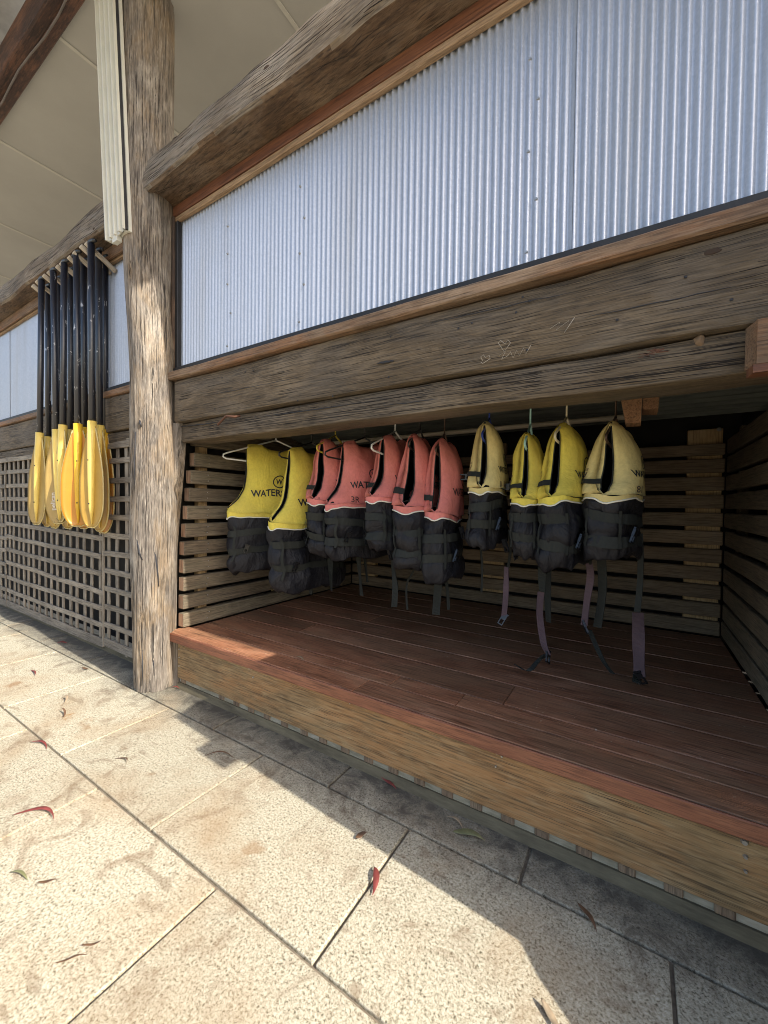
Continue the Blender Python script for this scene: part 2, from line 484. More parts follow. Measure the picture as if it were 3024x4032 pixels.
def tube_geo(path, rad, n=8, cap=True, verts=None, faces=None):
    verts = [] if verts is None else verts
    faces = [] if faces is None else faces
    base = len(verts)
    path = [Vector(p) for p in path]
    N = len(path)
    rads = rad if isinstance(rad, (list, tuple)) else [rad] * N
    prev = None
    for i, p in enumerate(path):
        t = (path[min(i + 1, N - 1)] - path[max(i - 1, 0)]).normalized()
        if prev is None:
            a = Vector((0, 0, 1)) if abs(t.z) < 0.9 else Vector((1, 0, 0))
            prev = t.cross(a).normalized()
        u = (prev - t * prev.dot(t)).normalized()
        w = t.cross(u)
        prev = u
        for k in range(n):
            a = 2 * math.pi * k / n
            verts.append(p + (u * math.cos(a) + w * math.sin(a)) * rads[i])
    for i in range(N - 1):
        for k in range(n):
            a = base + i * n + k; b = base + i * n + (k + 1) % n
            faces.append((a, b, b + n, a + n))
    if cap:
        faces.append(tuple(base + k for k in reversed(range(n))))
        faces.append(tuple(base + (N - 1) * n + k for k in range(n)))
    return verts, faces
def tube(name, path, rad, mat, parent=None, n=8, origin=None):
    org = Vector(origin) if origin is not None else Vector(path[0])
    v, f = tube_geo([Vector(p) - org for p in path], rad, n)
    return add(name, mesh_from(name, v, f, mat, True), parent, org)
def prism(name, poly, ax, a0, a1, mat, parent=None, loc=(0, 0, 0), smooth=False, top_shift=None):
    """extrude polygon (2D) along axis ax from a0 to a1"""
    n = len(poly); vs = []
    for a, sh in ((a0, (0, 0)), (a1, top_shift or (0, 0))):
        for (p, q) in poly:
            p2, q2 = p + sh[0], q + sh[1]
            vs.append({0: (a, p2, q2), 1: (p2, a, q2), 2: (p2, q2, a)}[ax])
    fs = [(i, (i + 1) % n, n + (i + 1) % n, n + i) for i in range(n)]
    fs += [tuple(reversed(range(n))), tuple(range(n, 2 * n))]
    bm = bmesh.new()
    bv = [bm.verts.new(v) for v in vs]
    for f in fs: bm.faces.new([bv[i] for i in f])
    bmesh.ops.recalc_face_normals(bm, faces=bm.faces)
    me = bpy.data.meshes.new(name); bm.to_mesh(me); bm.free()
    me.materials.append(mat)
    if smooth:
        for p in me.polygons: p.use_smooth = True
    return add(name, me, parent, loc)

# ================================================================== GROUND AND PAVING
gm = mesh_from('ground', [(-900, -900, 0), (900, -900, 0), (900, 900, 0), (-900, 900, 0)], [(0, 1, 2, 3)], M['ground'])
tag(add('ground', gm, None, (0, 0, -0.06)), kind='structure')
paving = add('paving', mesh_from('paving', [(-11, -3.4, 0), (6, -3.4, 0), (6, 1.9, 0), (-11, 1.9, 0)], [(0, 1, 2, 3)], M['mortar']), None, (0, 0, -0.014))
tag(paving, 'sandy textured concrete pavers laid in running bond', None, kind='structure')
pv_meshes = {}
def paver_mesh(w, d):
    k = (round(w, 3), round(d, 3))
    if k not in pv_meshes:
        pv_meshes[k] = box_mesh('paver', w, d, 0.05, M['paver'], 0.0045, seg=2)
    return pv_meshes[k]
rows = [(1.478, 1.76, 1)]
y = 1.478
k = 0
while y > -2.9:
    rows.append((y - 0.6, y, k % 2)); y -= 0.6; k += 1
for (ya, yb, par) in rows:
    x = -0.782 - 0.9 * 11 if par == 0 else -0.33 - 0.9 * 11
    while x < 5.0:
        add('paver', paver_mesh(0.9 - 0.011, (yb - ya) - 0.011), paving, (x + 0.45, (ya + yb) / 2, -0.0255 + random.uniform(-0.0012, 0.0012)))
        x += 0.9

# ================================================================== CEILING AND ROOF EDGE
ZC = 5.05
ceil = empty('ceiling', (-4.5, 2.4, ZC), 'cream sheeted soffit ceiling high above the left bay', None, kind='structure')
cj = [-17.2, -15.55, -13.9, -12.25, -10.6, -8.95, -7.28, -5.62, -3.97, -2.31, -0.65, 0.0]
for a, b in zip(cj[:-1], cj[1:]):
    box('panel', a + 0.004, b - 0.004, 1.34, 7.0, ZC, ZC + 0.02, M['ceiling'], ceil, bevel=0.003)
for a in cj[1:-1]:
    box('joint_strip', a - 0.016, a + 0.016, 1.34, 7.0, ZC - 0.008, ZC - 0.001, M['joint'], ceil, bevel=0.002)
edge = empty('roof_edge_beam', (-4.5, 1.16, ZC - 0.05), 'dark red brown timber beam along the roof edge, top left', 'beam')
me = box_mesh('beam', 9.0, 0.10, 0.24, W['edge'], 0.02, seg=2, wob=0.012, nx=24, axis=0, seed=3)
add('timber', me, edge, (-4.5, 1.235, ZC + 0.085))
box('batten', -9.0, 0.0, 1.27, 1.345, ZC - 0.045, ZC + 0.10, W['edge'], edge, bevel=0.008)
pth = [(-9 + 0.25 * i, 1.263 + 0.012 * math.sin(i * 1.3), ZC - 0.055 + 0.008 * math.sin(i * 0.9)) for i in range(37)]
tube('cable', pth, 0.007, M['peg_grey'], edge, 6)
# underside of the lined verandah roof outside the edge beam
ve = empty('roof_lining', (-4.5, 0.6, ZC + 0.35), 'crumpled silver grey roof lining beyond the dark edge beam, top left corner', 'roof lining')
vv = []; ff = []
nx_, ny_ = 60, 14
for i in range(nx_ + 1):
    for j in range(ny_ + 1):
        xx = -4.5 + 4.5 * i / nx_ * 2 - 4.5 + 4.5 - 0.0
        xx = -9 + 9.0 * i / nx_; yy = 0.1 + 1.15 * j / ny_
        zz = 0.07 * mnoise.noise(Vector((xx * 2.2, yy * 5, 1.0))) + 0.02 * mnoise.noise(Vector((xx * 5, yy * 9, 4.0)))
        vv.append((xx + 4.5, yy - 0.6, zz))
for i in range(nx_):
    for j in range(ny_):
        a = i * (ny_ + 1) + j
        ff.append((a, a + 1, a + ny_ + 2, a + ny_ + 1))
lm = plain('silver_lining_foil', (0.42, 0.41, 0.39), 0.55, 0.3, var=0.2, scale=4)
add('foil', mesh_from('foil', vv, ff, lm, True), ve, (-4.5, 0.6, ZC + 0.35))
box('roof_sheet', -9, 0, 0.06, 1.3, ZC + 0.46, ZC + 0.48, M['roofsheet'], ve, bevel=0.0)

# ================================================================== POSTS
def make_post(name, prof, label, seed=1, n=40, mat=None):
    base = Vector((prof[0][0], prof[0][1], 0))
    o = empty(name, base, label, 'post')
    zs = []
    z = 0.0
    top = prof[-1][2]
    while z < top:
        zs.append(z); z += 0.05
    zs.append(top)
    vs = []; fs = []
    def lerp(z):
        for a, b in zip(prof[:-1], prof[1:]):
            if a[2] <= z <= b[2]:
                t = (z - a[2]) / (b[2] - a[2])
                t = t * t * (3 - 2 * t)
                return [a[i] + (b[i] - a[i]) * t for i in (0, 1, 3)]
        return [prof[-1][i] for i in (0, 1, 3)]
    for z in zs:
        cx, cy, r = lerp(z)
        for k in range(n):
            a = 2 * math.pi * k / n
            d = Vector((math.cos(a), math.sin(a), 0))
            rr = r * (1 + 0.07 * mnoise.noise(Vector((d.x * 1.3, d.y * 1.3, z * 0.9 + seed * 9))))
            # long drying checks
            g = mnoise.noise(Vector((d.x * 5.5, d.y * 5.5, z * 0.45 + seed)))
            rr -= 0.012 * max(0, 1 - abs(g) * 9)
            rr += 0.004 * mnoise.noise(Vector((d.x * 14, d.y * 14, z * 3)))
            if z < 0.14:   # frayed rotten foot
                q = mnoise.noise(Vector((d.x * 9, d.y * 9, seed * 2.0)))
                rr -= max(0, (0.14 - z) / 0.14) * max(0, q) * 0.05
            vs.append((cx + d.x * rr - base.x, cy + d.y * rr - base.y, z))
    for i in range(len(zs) - 1):
        for k in range(n):
            a = i * n + k; b = i * n + (k + 1) % n
            fs.append((a, b, b + n, a + n))
    fs.append(tuple(range((len(zs) - 1) * n, len(zs) * n)))
    add('trunk', mesh_from('trunk', vs, fs, mat or W['post'], True), o, base)
    return o
post = make_post('timber_post', [(-3.005, 1.600, 0.0, 0.135), (-3.015, 1.605, 0.35, 0.140), (-3.02, 1.605, 1.3, 0.155), (-3.045, 1.605, 2.2, 0.148),
                                 (-3.10, 1.605, 3.2, 0.162), (-3.12, 1.605, 5.06, 0.168)],
                 'round weathered grey timber post with split foot between the two bays')
def on_post(px, py, r=0.153, cx=-3.022, cy=1.603):
    d = ray(px, py); ox, oy = CAM0.x - cx, CAM0.y - cy
    A = d.x * d.x + d.y * d.y; B_ = 2 * (ox * d.x + oy * d.y); C_ = ox * ox + oy * oy - r * r
    D = max(0, B_ * B_ - 4 * A * C_)
    return CAM0 + d * ((-B_ - math.sqrt(D)) / (2 * A))
for pts, rr in ((((575, 2122), (590, 2140), (604, 2160), (612, 2190), (614, 2204), (618, 2230), (622, 2270), (624, 2309)), 0.0075),
                (((539, 2119), (545, 2150), (548, 2175), (561, 2205)), 0.008), (((550, 1655), (553, 1668), (556, 1680)), 0.008),
                (((560, 2560), (562, 2640), (559, 2700)), 0.004), (((605, 2600), (607, 2660)), 0.004),
                (((534, 1700), (530, 1830), (533, 1960)), 0.004)):
    rz_ = {2: 0.147}.get(0, 0.150)
    P = [on_post(a, b, 0.150 if b > 1000 else 0.158) for a, b in pts]
    n_ = len(P)
    tube('split', P, [rr * (0.25 + 0.75 * math.sin(math.pi * (i + 0.5) / n_)) for i in range(n_)], M['slot'], post, 6)
make_post('timber_post', [(2.95, 1.62, 0.0, 0.15), (2.95, 1.62, 1.5, 0.155), (2.93, 1.62, 3.62, 0.15)],
          'round timber post at the far end of the locker bay', seed=5, n=20)
# squared packing post behind the round one
sq = empty('square_post', (-3.0, 1.72, 0), 'grey squared timber upright behind the round post', 'post')
vs = []; fs = []
zz = [0, 0.33, 0.335, 1.0, 1.3, 1.6, 1.94]
xr = [-2.835, -2.835, -2.965, -2.955, -2.915, -2.87, -2.83]
for i, (z, x) in enumerate(zip(zz, xr)):
    vs += [(-3.14 + 3.0, 1.655 - 1.72, z), (x + 3.0, 1.672 - 1.72, z), (x + 3.0, 1.742 - 1.72, z), (-3.14 + 3.0, 1.742 - 1.72, z)]
for i in range(len(zz) - 1):
    for k in range(4):
        a = i * 4 + k; b = i * 4 + (k + 1) % 4
        fs.append((a, b, b + 4, a + 4))
fs += [(3, 2, 1, 0), tuple(range(len(vs) - 4, len(vs)))]
add('timber', mesh_from('timber', vs, fs, W['post']), sq, (-3.0, 1.72, 0))

# cream metal channel fixed to the post
ch = empty('metal_channel', (-3.17, 1.43, 3.25), 'cream fluted metal channel hanging down the front of the round post', 'metal channel')
fl = []
x0, x1, yf, yb = -3.30, -3.045, 1.395, 1.455
pts = [(x0, yb)]
nfl = 4
pts.append((x0, yf))
for i in range(nfl):
    a = x0 + (x1 - x0) * (i + 0.22) / nfl; b = x0 + (x1 - x0) * (i + 0.92) / nfl
    pts += [(a - 0.004, yf), (a, yf + 0.022), (b - 0.004, yf + 0.022), (b, yf)]
pts += [(x1, yf), (x1, yf + 0.018), (x1 - 0.02, yf + 0.018), (x1 - 0.02, yf + 0.040), (x1 + 0.006, yf + 0.040), (x1 + 0.006, yb)]
prism('rail', [(p - (-3.17), q - 1.43) for p, q in pts], 2, 0.0, 1.83, M['white_metal'], ch, (-3.17, 1.43, 3.25), top_shift=(-0.09, -0.035))
prism('slot', [(p - (-3.17), q - 1.43) for p, q in [(x1 - 0.019, yf + 0.0185), (x1 - 0.004, yf + 0.0185), (x1 - 0.004, yf + 0.0395), (x1 - 0.019, yf + 0.0395)]],
      2, 0.01, 1.82, M['slot'], ch, (-3.17, 1.43, 3.25), top_shift=(-0.09, -0.035))
prism('end_lip', [(-0.06, -0.018), (0.01, -0.018), (0.01, 0.015), (-0.06, 0.015)], 2, -0.035, 0.03, M['white_metal'], ch, (-3.17, 1.43, 3.25))

# ================================================================== LOG BEAMS
def log_beam(name, x0, x1, label, seed, zb=3.55, yf=1.50, yb=1.76, h=0.30):
    o = empty(name, ((x0 + x1) / 2, (yf + yb) / 2, zb), label, 'beam')
    org = world_of(o)
    n = int((x1 - x0) / 0.04); vs = []; fs = []
    ns = 22
    for i in range(n + 1):
        x = x0 + (x1 - x0) * i / n
        w1 = 0.030 * mnoise.noise(Vector((x * 1.1, seed, 0))) + 0.008 * mnoise.noise(Vector((x * 4, seed, 3)))
        w2 = 0.075 * mnoise.noise(Vector((x * 0.95, seed, 7))) + 0.012 * mnoise.noise(Vector((x * 3.2, seed, 8)))
        sec = []
        f = yf + w1; t = zb + h + w2
        sec.append((yb, zb)); sec.append((yb - 0.09, zb + 0.004)); sec.append((yb - 0.17, zb + 0.003))
        sec.append((f + 0.02, zb + 0.002 + 0.012 * mnoise.noise(Vector((x * 2.3, 5, seed)))))
        sec.append((f + 0.002, zb + 0.018 + 0.02 * mnoise.noise(Vector((x * 2.3, 5, seed)))))
        sec.append((f - 0.002, zb + 0.07)); sec.append((f + 0.004, zb + 0.12)); sec.append((f + 0.016, zb + 0.16 + w2 * .5))
        for k in range(1, 9):
            a = k / 8 * math.pi / 2
            sec.append((f + 0.016 + (yb - f - 0.03) * 0.6 * (1 - math.cos(a)) * 1.0, zb + 0.16 + w2 * .5 + (t - zb - 0.16) * math.sin(a)))
        sec.append((yb, t - 0.02))
        sec.append((yb, zb + 0.1))
        for (yy, z) in sec:
            q = Vector((x * 3, yy * 9, z * 9 + seed))
            vs.append((x - org.x, yy + 0.005 * mnoise.noise(q) - org.y, z + 0.005 * mnoise.noise(q + Vector((9, 0, 0))) - org.z))
        ns = len(sec)
    for i in range(n):
        for k in range(ns):
            a = i * ns + k; b = i * ns + (k + 1) % ns
            fs.append((a, a + ns, b + ns, b))
    fs.append(tuple(range(ns))); fs.append(tuple(reversed(range(n * ns, (n + 1) * ns))))
    lme = mesh_from('timber', vs, fs, [W['log'], W['logunder']], True)
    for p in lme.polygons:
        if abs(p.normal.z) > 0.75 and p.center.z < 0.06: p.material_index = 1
    lme.set_sharp_from_angle(angle=R(38))
    add('timber', lme, o, org)
    return o
log_beam('log_beam', -3.06, 3.2, 'hewn log beam with rounded top above the locker corrugated panel', 2)
log_beam('log_beam', -9.0, -3.17, 'wavy hewn log beam above the paddles, left of the post', 11, zb=3.555, yf=1.53)

# ================================================================== CORRUGATED PANELS
PITCH = 0.0349
def corr_sheet(name, w, h, mat, amp=0.0080, pitch=PITCH, seg=8):
    n = int(round(w / pitch)) * seg
    vs = []; fs = []
    for i in range(n + 1):
        x = i * pitch / seg
        yv = -amp * math.cos(2 * math.pi * i / seg)
        vs += [(x, yv, 0), (x, yv, h)]
    for i in range(n):
        a = 2 * i
        fs.append((a, a + 2, a + 3, a + 1))
    return mesh_from(name, vs, fs, mat, True)
_sm = None
def screw_mesh():
    global _sm
    if _sm is None:
        bm = bmesh.new()
        bmesh.ops.create_cone(bm, cap_ends=True, segments=8, radius1=0.0075, radius2=0.005, depth=0.008)
        bmesh.ops.rotate(bm, verts=bm.verts, cent=(0, 0, 0), matrix=Matrix.Rotation(R(90), 3, 'X'))
        _sm = bpy.data.meshes.new('screw'); bm.to_mesh(_sm); bm.free(); _sm.materials.append(M['screw'])
    return _sm
def corr_panel(x0, x1, joints, label, screws=True):
    o = empty('corrugated_panel', ((x0 + x1) / 2, 1.745, 2.33), label, 'corrugated panel')
    ed = [x0] + joints + [x1]
    for i, (a, b) in enumerate(zip(ed[:-1], ed[1:])):
        nr = math.ceil((b - a) / PITCH) + 1
        add('sheet', corr_sheet('sheet', nr * PITCH, 1.16, M['zinc']), o, (a, 1.745 - 0.0035 * (i % 2), 2.325))
    if screws:
        for j in joints + [x0 + 0.02, (x0 + joints[0]) / 2]:
            for z in (2.42, 2.62, 2.82, 3.02, 3.22):
                kx = round((j - 0.09 - x0) / PITCH) * PITCH + x0
                add('screw', screw_mesh(), o, (kx + random.choice([0, PITCH]), 1.734, z + random.uniform(-.02, .02)))
    return o
corr_panel(-2.925, 3.0, [-1.60, -0.305, 1.15], 'silver corrugated iron panel above the life jacket locker')
corr_panel(-9.0, -3.17, [-7.9, -6.62, -5.30, -3.98], 'silver corrugated iron panel behind the paddle shafts', False)
# trims of the panels: each its own length of timber
def trims(x0, x1, side):
    box('batten', x0, x1, 1.70, 1.752, 3.475, 3.548, W['redtrim'], side, bevel=0.004)
    box('cover_strip', x0, x1, 1.708, 1.738, 3.437, 3.4745, W['lighttrim'], side, bevel=0.004, wob=0.003, nx=30)
fr = empty('panel_frame', (-1.0, 1.72, 2.25), 'red brown and black timber frame around the locker corrugated panel', 'frame')
trims(-2.965, 3.0, fr)
box('sill', -2.90, 3.0, 1.628, 1.78, 2.243, 2.300, W['sill'], fr, bevel=0.008, wob=0.004, nx=60)
box('black_rail', -2.93, 3.0, 1.685, 1.73, 2.3005, 2.352, M['black_frame'], fr, bevel=0.004)
box('upright', -2.985, -2.938, 1.69, 1.75, 2.3025, 3.474, W['darkv'], fr, bevel=0.005)
box('black_upright', -2.9375, -2.905, 1.705, 1.74, 2.3525, 3.436, M['black_frame'], fr, bevel=0.004)
fl_ = empty('panel_frame', (-6.0, 1.72, 2.25), 'brown timber frame around the corrugated panel behind the paddles', 'frame')
trims(-9.0, -3.17, fl_)
box('sill', -9.0, -3.19, 1.66, 1.78, 2.262, 2.315, W['sill'], fl_, bevel=0.008, wob=0.004, nx=40)
box('black_rail', -9.0, -3.19, 1.69, 1.73, 2.3155, 2.355, M['black_frame'], fl_, bevel=0.004)
box('head_board', -9.0, -3.17, 1.68, 1.6995, 3.45, 3.552, W['sill'], fl_, bevel=0.004)

# ================================================================== MAIN BEAMS
def beam(name, x0, x1, y0, y1, z0, z1, label, seed, nx=90, wob=0.010, bev=0.012):
    o = empty(name, ((x0 + x1) / 2, (y0 + y1) / 2, z0), label, 'beam')
    me = box_mesh('timber', x1 - x0, y1 - y0, z1 - z0, W['beam'], bev, seg=2, wob=wob, nx=nx, axis=0, seed=seed)
    for p in me.polygons: p.use_smooth = True
    me.set_sharp_from_angle(angle=R(40))
    t = add('timber', me, o, ((x0 + x1) / 2, (y0 + y1) / 2, (z0 + z1) / 2))
    return o
bb = beam('main_beam', -2.86, 3.1, 1.662, 1.80, 1.94, 2.238, 'wide weathered grey brown beam under the locker corrugated panel', 4)
lb = beam('lower_beam', -2.84, 3.1, 1.695, 1.882, 1.798, 1.934, 'lower weathered lintel beam over the locker opening', 9)
beam('main_beam', -9.0, -3.16, 1.682, 1.80, 1.965, 2.258, 'weathered brown beam behind the paddle shafts above the lattice', 14)
beam('lower_beam', -9.0, -3.16, 1.700, 1.82, 1.865, 1.958, 'thin weathered rail directly on top of the lattice', 19, wob=0.006)
# fittings on the lintel
tube('bent_nail', [on(858, 1672, 1, 1.655), on(880, 1648, 1, 1.640), on(892, 1638, 1, 1.635), on(925, 1641, 1, 1.650), on(945, 1637, 1, 1.68)], 0.0075, M['rust'], lb, 7)
nb = bmesh.new(); bmesh.ops.create_icosphere(nb, subdivisions=3, radius=0.014)
for v in nb.verts:
    v.co += mnoise.noise_vector(v.co * 60) * 0.006; v.co.z *= 1.3
nm = bpy.data.meshes.new('mud_nest'); nb.to_mesh(nm); nb.free(); nm.materials.append(M['mud'])
add('mud_nest', nm, lb, on(2752, 1342, 1, 1.692))
for (px, py) in ((2540, 1400), (2575, 1385), (2605, 1382)):
    c0 = on(px, py, 1, 1.688)
    tube('cobweb_debris', [c0 + Vector((random.uniform(-.03, .03), 0, random.uniform(-.008, .01))) for _ in range(7)], 0.0025, M['rust'], lb, 5)
# scratched graffiti on the main beam: heart and scrawl
scr = plain('pale_scratch', (0.36, 0.32, 0.26), 0.8)
def scratch(pts):
    P = [on(a, b, 1, 1.6555) for a, b in pts]
    tube('scratch', P, 0.0013, scr, bb, 4)
scratch([(1900, 1420), (1893, 1405), (1903, 1397), (1912, 1408), (1926, 1398), (1930, 1412), (1900, 1432), (1893, 1425)])
scratch([(1990, 1355), (1970, 1340), (1962, 1350), (1985, 1385), (2010, 1350), (2000, 1338), (1990, 1352)])
scratch([(1965, 1400), (1990, 1384), (1975, 1415), (2000, 1400), (2010, 1385), (2020, 1410), (2035, 1378), (2045, 1400), (2062, 1370), (2070, 1395), (2090, 1360)])
scratch([(2165, 1295), (2205, 1268), (2190, 1300), (2240, 1262), (2222, 1310), (2262, 1250)])
def beam_split(par, pts, r, yv):
    P = [on(a, b, 1, yv) for a, b in pts]
    Q = []
    for p0, p1 in zip(P[:-1], P[1:]):
        for k in range(6):
            q = p0.lerp(p1, k / 6); q.z += random.uniform(-0.0018, 0.0018); Q.append(q)
    Q.append(P[-1]); n_ = len(Q)
    tube('split', Q, [r * (0.2 + 0.8 * math.sin(math.pi * (i + 0.5) / n_)) for i in range(n_)], M['slot'], par, 5)
beam_split(lb, [(2535, 1446), (2740, 1417), (2957, 1388)], 0.0045, 1.694)
beam_split(lb, [(706, 1681), (800, 1671), (870, 1660)], 0.004, 1.694)
beam_split(lb, [(1000, 1645), (1250, 1612), (1420, 1585)], 0.003, 1.694)
beam_split(lb, [(1500, 1600), (1700, 1575), (1900, 1555)], 0.0025, 1.694)
beam_split(lb, [(1950, 1470), (2200, 1440), (2380, 1420)], 0.003, 1.694)
beam_split(bb, [(1485, 1432), (1520, 1426), (1552, 1420)], 0.007, 1.661)
beam_split(bb, [(1700, 1270), (2000, 1205), (2250, 1150)], 0.002, 1.661)
beam_split(bb, [(2300, 1250), (2600, 1190), (2900, 1125)], 0.002, 1.661)
beam_split(bb, [(800, 1560), (1000, 1522), (1200, 1480)], 0.002, 1.661)
hole = box_mesh('nail_hole', 0.009, 0.003, 0.009, M['slot'], 0.002)
for (px, py) in ((722, 1640), (845, 1610), (965, 1465), (997, 1460), (1172, 1577), (1310, 1560), (874, 1488), (1805, 1293), (1858, 1272), (2032, 1230), (2076, 1378), (2058, 1170), (2085, 1185), (1530, 1485), (1538, 1325), (2430, 1260), (2700, 1090), (2880, 1180)):
    add('nail_hole', hole, bb, on(px, py, 1, 1.6595))
# door head block on the right
hb = empty('door_head', (0.6, 1.62, 1.79), 'short timber head block fixed to the lintel at the right edge', 'timber block')
prism('timber', [(0.29, 1.59), (0.9, 1.59), (0.9, 1.66), (0.275, 1.66)], 2, 1.795, 1.925, W['sill'], hb, (0, 0, 0))
prism('soffit_strip', [(0.283, 1.592), (0.9, 1.592), (0.9, 1.655), (0.279, 1.655)], 2, 1.770, 1.7945, W['redtrim'], hb, (0, 0, 0))

# ================================================================== LOCKER DECK
ZD = 0.40
deck = empty('deck', (-1.2, 2.7, 0), 'raised dark red hardwood deck of the locker with pine fascia', 'deck')
dm = {}
yb = 1.655; r_ = 0
rows_d = [(1.655, 1.812), (1.812, 1.952)] + [(1.952 + 0.2435 * i, 1.952 + 0.2435 * (i + 1)) for i in range(8)]
for r_, (ya, yb) in enumerate(rows_d):
    yb = min(yb, 3.865)
    off = random.uniform(-0.6, 0.6)
    if r_ == 0: segs = [-2.935, -1.22, 3.0]
    elif r_ == 1: segs = [-2.883, -1.10, -0.72, 0.553]
    elif r_ == 2: segs = [-2.883, -0.53, 0.553]
    elif r_ % 2: segs = [-2.883, -1.6 + off, 0.553]
    else: segs = [-2.883, 0.553]
    for a, b in zip(segs[:-1], segs[1:]):
        thick = 0.062 if r_ == 0 else 0.035
        me = box_mesh('board', b - a - 0.003, (yb - ya) - (0.003 if r_ == 0 else 0.007), thick, W['deck'], 0.004, seg=2)
        add('board', me, deck, ((a + b) / 2, (ya + yb) / 2, ZD - thick / 2 + random.uniform(-0.0010, 0.0010)))
# the front lip of the nosing is a lighter worn strip of the same timber
box('nosing', -2.937, 3.0, 1.642, 1.6545, ZD - 0.064, ZD - 0.002, W['nosing'], deck, bevel=0.004)
fas = box('fascia', -2.832, 3.0, 1.672, 1.71, 0.072, ZD - 0.0645, W['pine'], deck, bevel=0.004, wob=0.002, nx=30)
box('gap_filler', -2.87, 0.55, 1.80, 3.86, ZD - 0.03, ZD - 0.0085, W['gap'], deck, bevel=0.0)
box('joist_frame', -2.88, 0.60, 1.72, 3.9, 0.02, ZD - 0.05, W['dark'], deck, bevel=0.0)
def screw_at(px, py, yv, r=1.0, parent=deck, mat=None):
    p_ = on(px, py, 1, yv)
    o = add('screw', screw_mesh(), parent, p_)
    o.scale = (r, 1, r)
for (px, py, r) in ((1957, 2965, .8), (1976, 2978, .8), (1952, 3018, .7), (2932, 3317, 1.5), (2938, 3295, .9), (2936, 3375, 1.), (2936, 3432, .8), (706, 2556, .7), (706, 2588, .7), (704, 2622, .7), (982, 2633, .8), (990, 2634, .8), (996, 2667, .8), (1378, 2769, .7)):
    screw_at(px, py, 1.669, r)
base = empty('base_strip', (-1.0, 1.69, 0), 'pale slotted plinth strip along the foot of the deck fascia', 'plinth strip')
box('strip', -2.832, 3.0, 1.690, 1.712, 0.024, 0.0705, M['base'], base, bevel=0.003, wob=0.0015, nx=40)
prism('lip', [(1.660, -0.004), (1.69, -0.004), (1.69, 0.036), (1.680, 0.036)], 0, -2.832, 3.0, M['lip'], base)
x = -2.78
bmsh = box_mesh('block', 0.055, 0.012, 0.034, W['redtrim'], 0.004)
bk = wood('stained_block', (0.07, 0.045, 0.028), (0.20, 0.135, 0.085), (0.30, 0.22, 0.14), 2, crack=0.4)
bmsh.materials[0] = bk
i = 0
while x < 0.6:
    if i != 1 and i != 2:
        add('block', bmsh, base, (x, 1.6875, 0.0535))
    x += 0.146 + random.uniform(-0.012, 0.012); i += 1

# ================================================================== SLAT WALLS
def zslat(k): return 0.409 + 0.1365 * k
sw = empty('slat_wall', (-2.92, 2.8, ZD), 'left side wall of the locker, weathered horizontal slats with gaps', 'slat wall')
starts = [1.75, 1.75, 1.752, 1.75, 1.752, 1.765, 1.778, 1.790, 1.803, 1.832]
for k in range(10):
    y0 = starts[k]
    me = box_mesh('slat', 0.066, 3.86 - y0, 0.1055, W['slat_y'], 0.005, wob=0.0025, nx=10, axis=1, seed=k, endmat=W['endgrain'])
    add('slat', me, sw, (-2.918 + random.uniform(-.002, .002), (y0 + 3.86) / 2, zslat(k) + 0.053))
for k in range(10):
    for dz in (0.03, 0.076):
        q_ = add('nail', screw_mesh(), sw, (-2.8835, 1.955 + random.uniform(-.012, .012), zslat(k) + dz), rot=(0, 0, R(90)))
        q_.scale = (0.7, 0.7, 0.7)
for yv in (1.914, 2.72, 3.45):
    box('stud', -3.01, -2.952, yv, yv + 0.074, 0.41, 1.93, W['stud'], sw, bevel=0.003)
box('backing', -3.10, -3.06, 1.75, 4.1, 0.0, 2.3, W['dark'], sw, bevel=0.0)
box('top_rail', -2.96, -2.885, 1.84, 3.86, 1.80, 1.93, W['slat_y'], sw, bevel=0.005)
bw = empty('slat_wall', (-1.2, 3.9, ZD), 'back wall of the locker, dark horizontal slats behind the jackets', 'slat wall')
for k in range(11):
    if k == 10: continue
    me = box_mesh('slat', 3.43, 0.05, 0.104, W['slat_x'], 0.005, wob=0.0025, nx=14, axis=0, seed=30 + k)
    add('slat', me, bw, (-1.167, 3.895 + random.uniform(-.002, .002), zslat(k) + 0.053))
me = box_mesh('slat', 3.43, 0.05, 0.085, W['slat_x'], 0.005, wob=0.002, nx=14, axis=0, seed=77)
add('slat', me, bw, (-1.167, 3.895, 1.812))
for xv in (-2.80, -1.3, 0.325):
    box('stud', xv, xv + 0.215, 3.922, 3.985, 0.41, 1.975, W['stud'], bw, bevel=0.004)
box('backing', -3.1, 0.75, 4.05, 4.09, 0.0, 2.3, W['dark'], bw, bevel=0.0)
p_ = on(2832, 1690, 1, 3.918)
o_ = add('screw', screw_mesh(), bw, p_); o_.scale = (2.2, 1, 2.2)
rw = empty('slat_wall', (0.58, 2.8, ZD), 'right side wall of the locker, dark horizontal slats at the frame edge', 'slat wall')
for k in range(11):
    z0 = zslat(k)
    me = box_mesh('slat', 0.05, 2.16, 0.116 if k in (1, 2, 9) else 0.106, W['slat_y'], 0.005, wob=0.003, nx=10, axis=1, seed=50 + k)
    add('slat', me, rw, (0.580 + random.uniform(-.003, .003), 2.785, z0 + 0.053 + (0.012 if k == 0 else 0)))
for yv in (1.9, 2.9, 3.7):
    box('stud', 0.606, 0.66, yv, yv + 0.08, 0.41, 1.95, W['slat_y'], rw, bevel=0.003)
# ply backing in three strips leaves the daylight chinks seen low down
box('backing', 0.665, 0.70, 1.72, 4.09, 0.436, 2.3, W['dark'], rw, bevel=0.0)
for (ya, yb_) in ((1.72, 2.30), (2.325, 2.52), (2.545, 2.72), (2.745, 2.95), (2.965, 3.12), (3.14, 3.27), (3.30, 4.09)):
    box('skirting', 0.665, 0.69, ya, yb_, 0.0, 0.4355, W['dark'], rw, bevel=0.0)
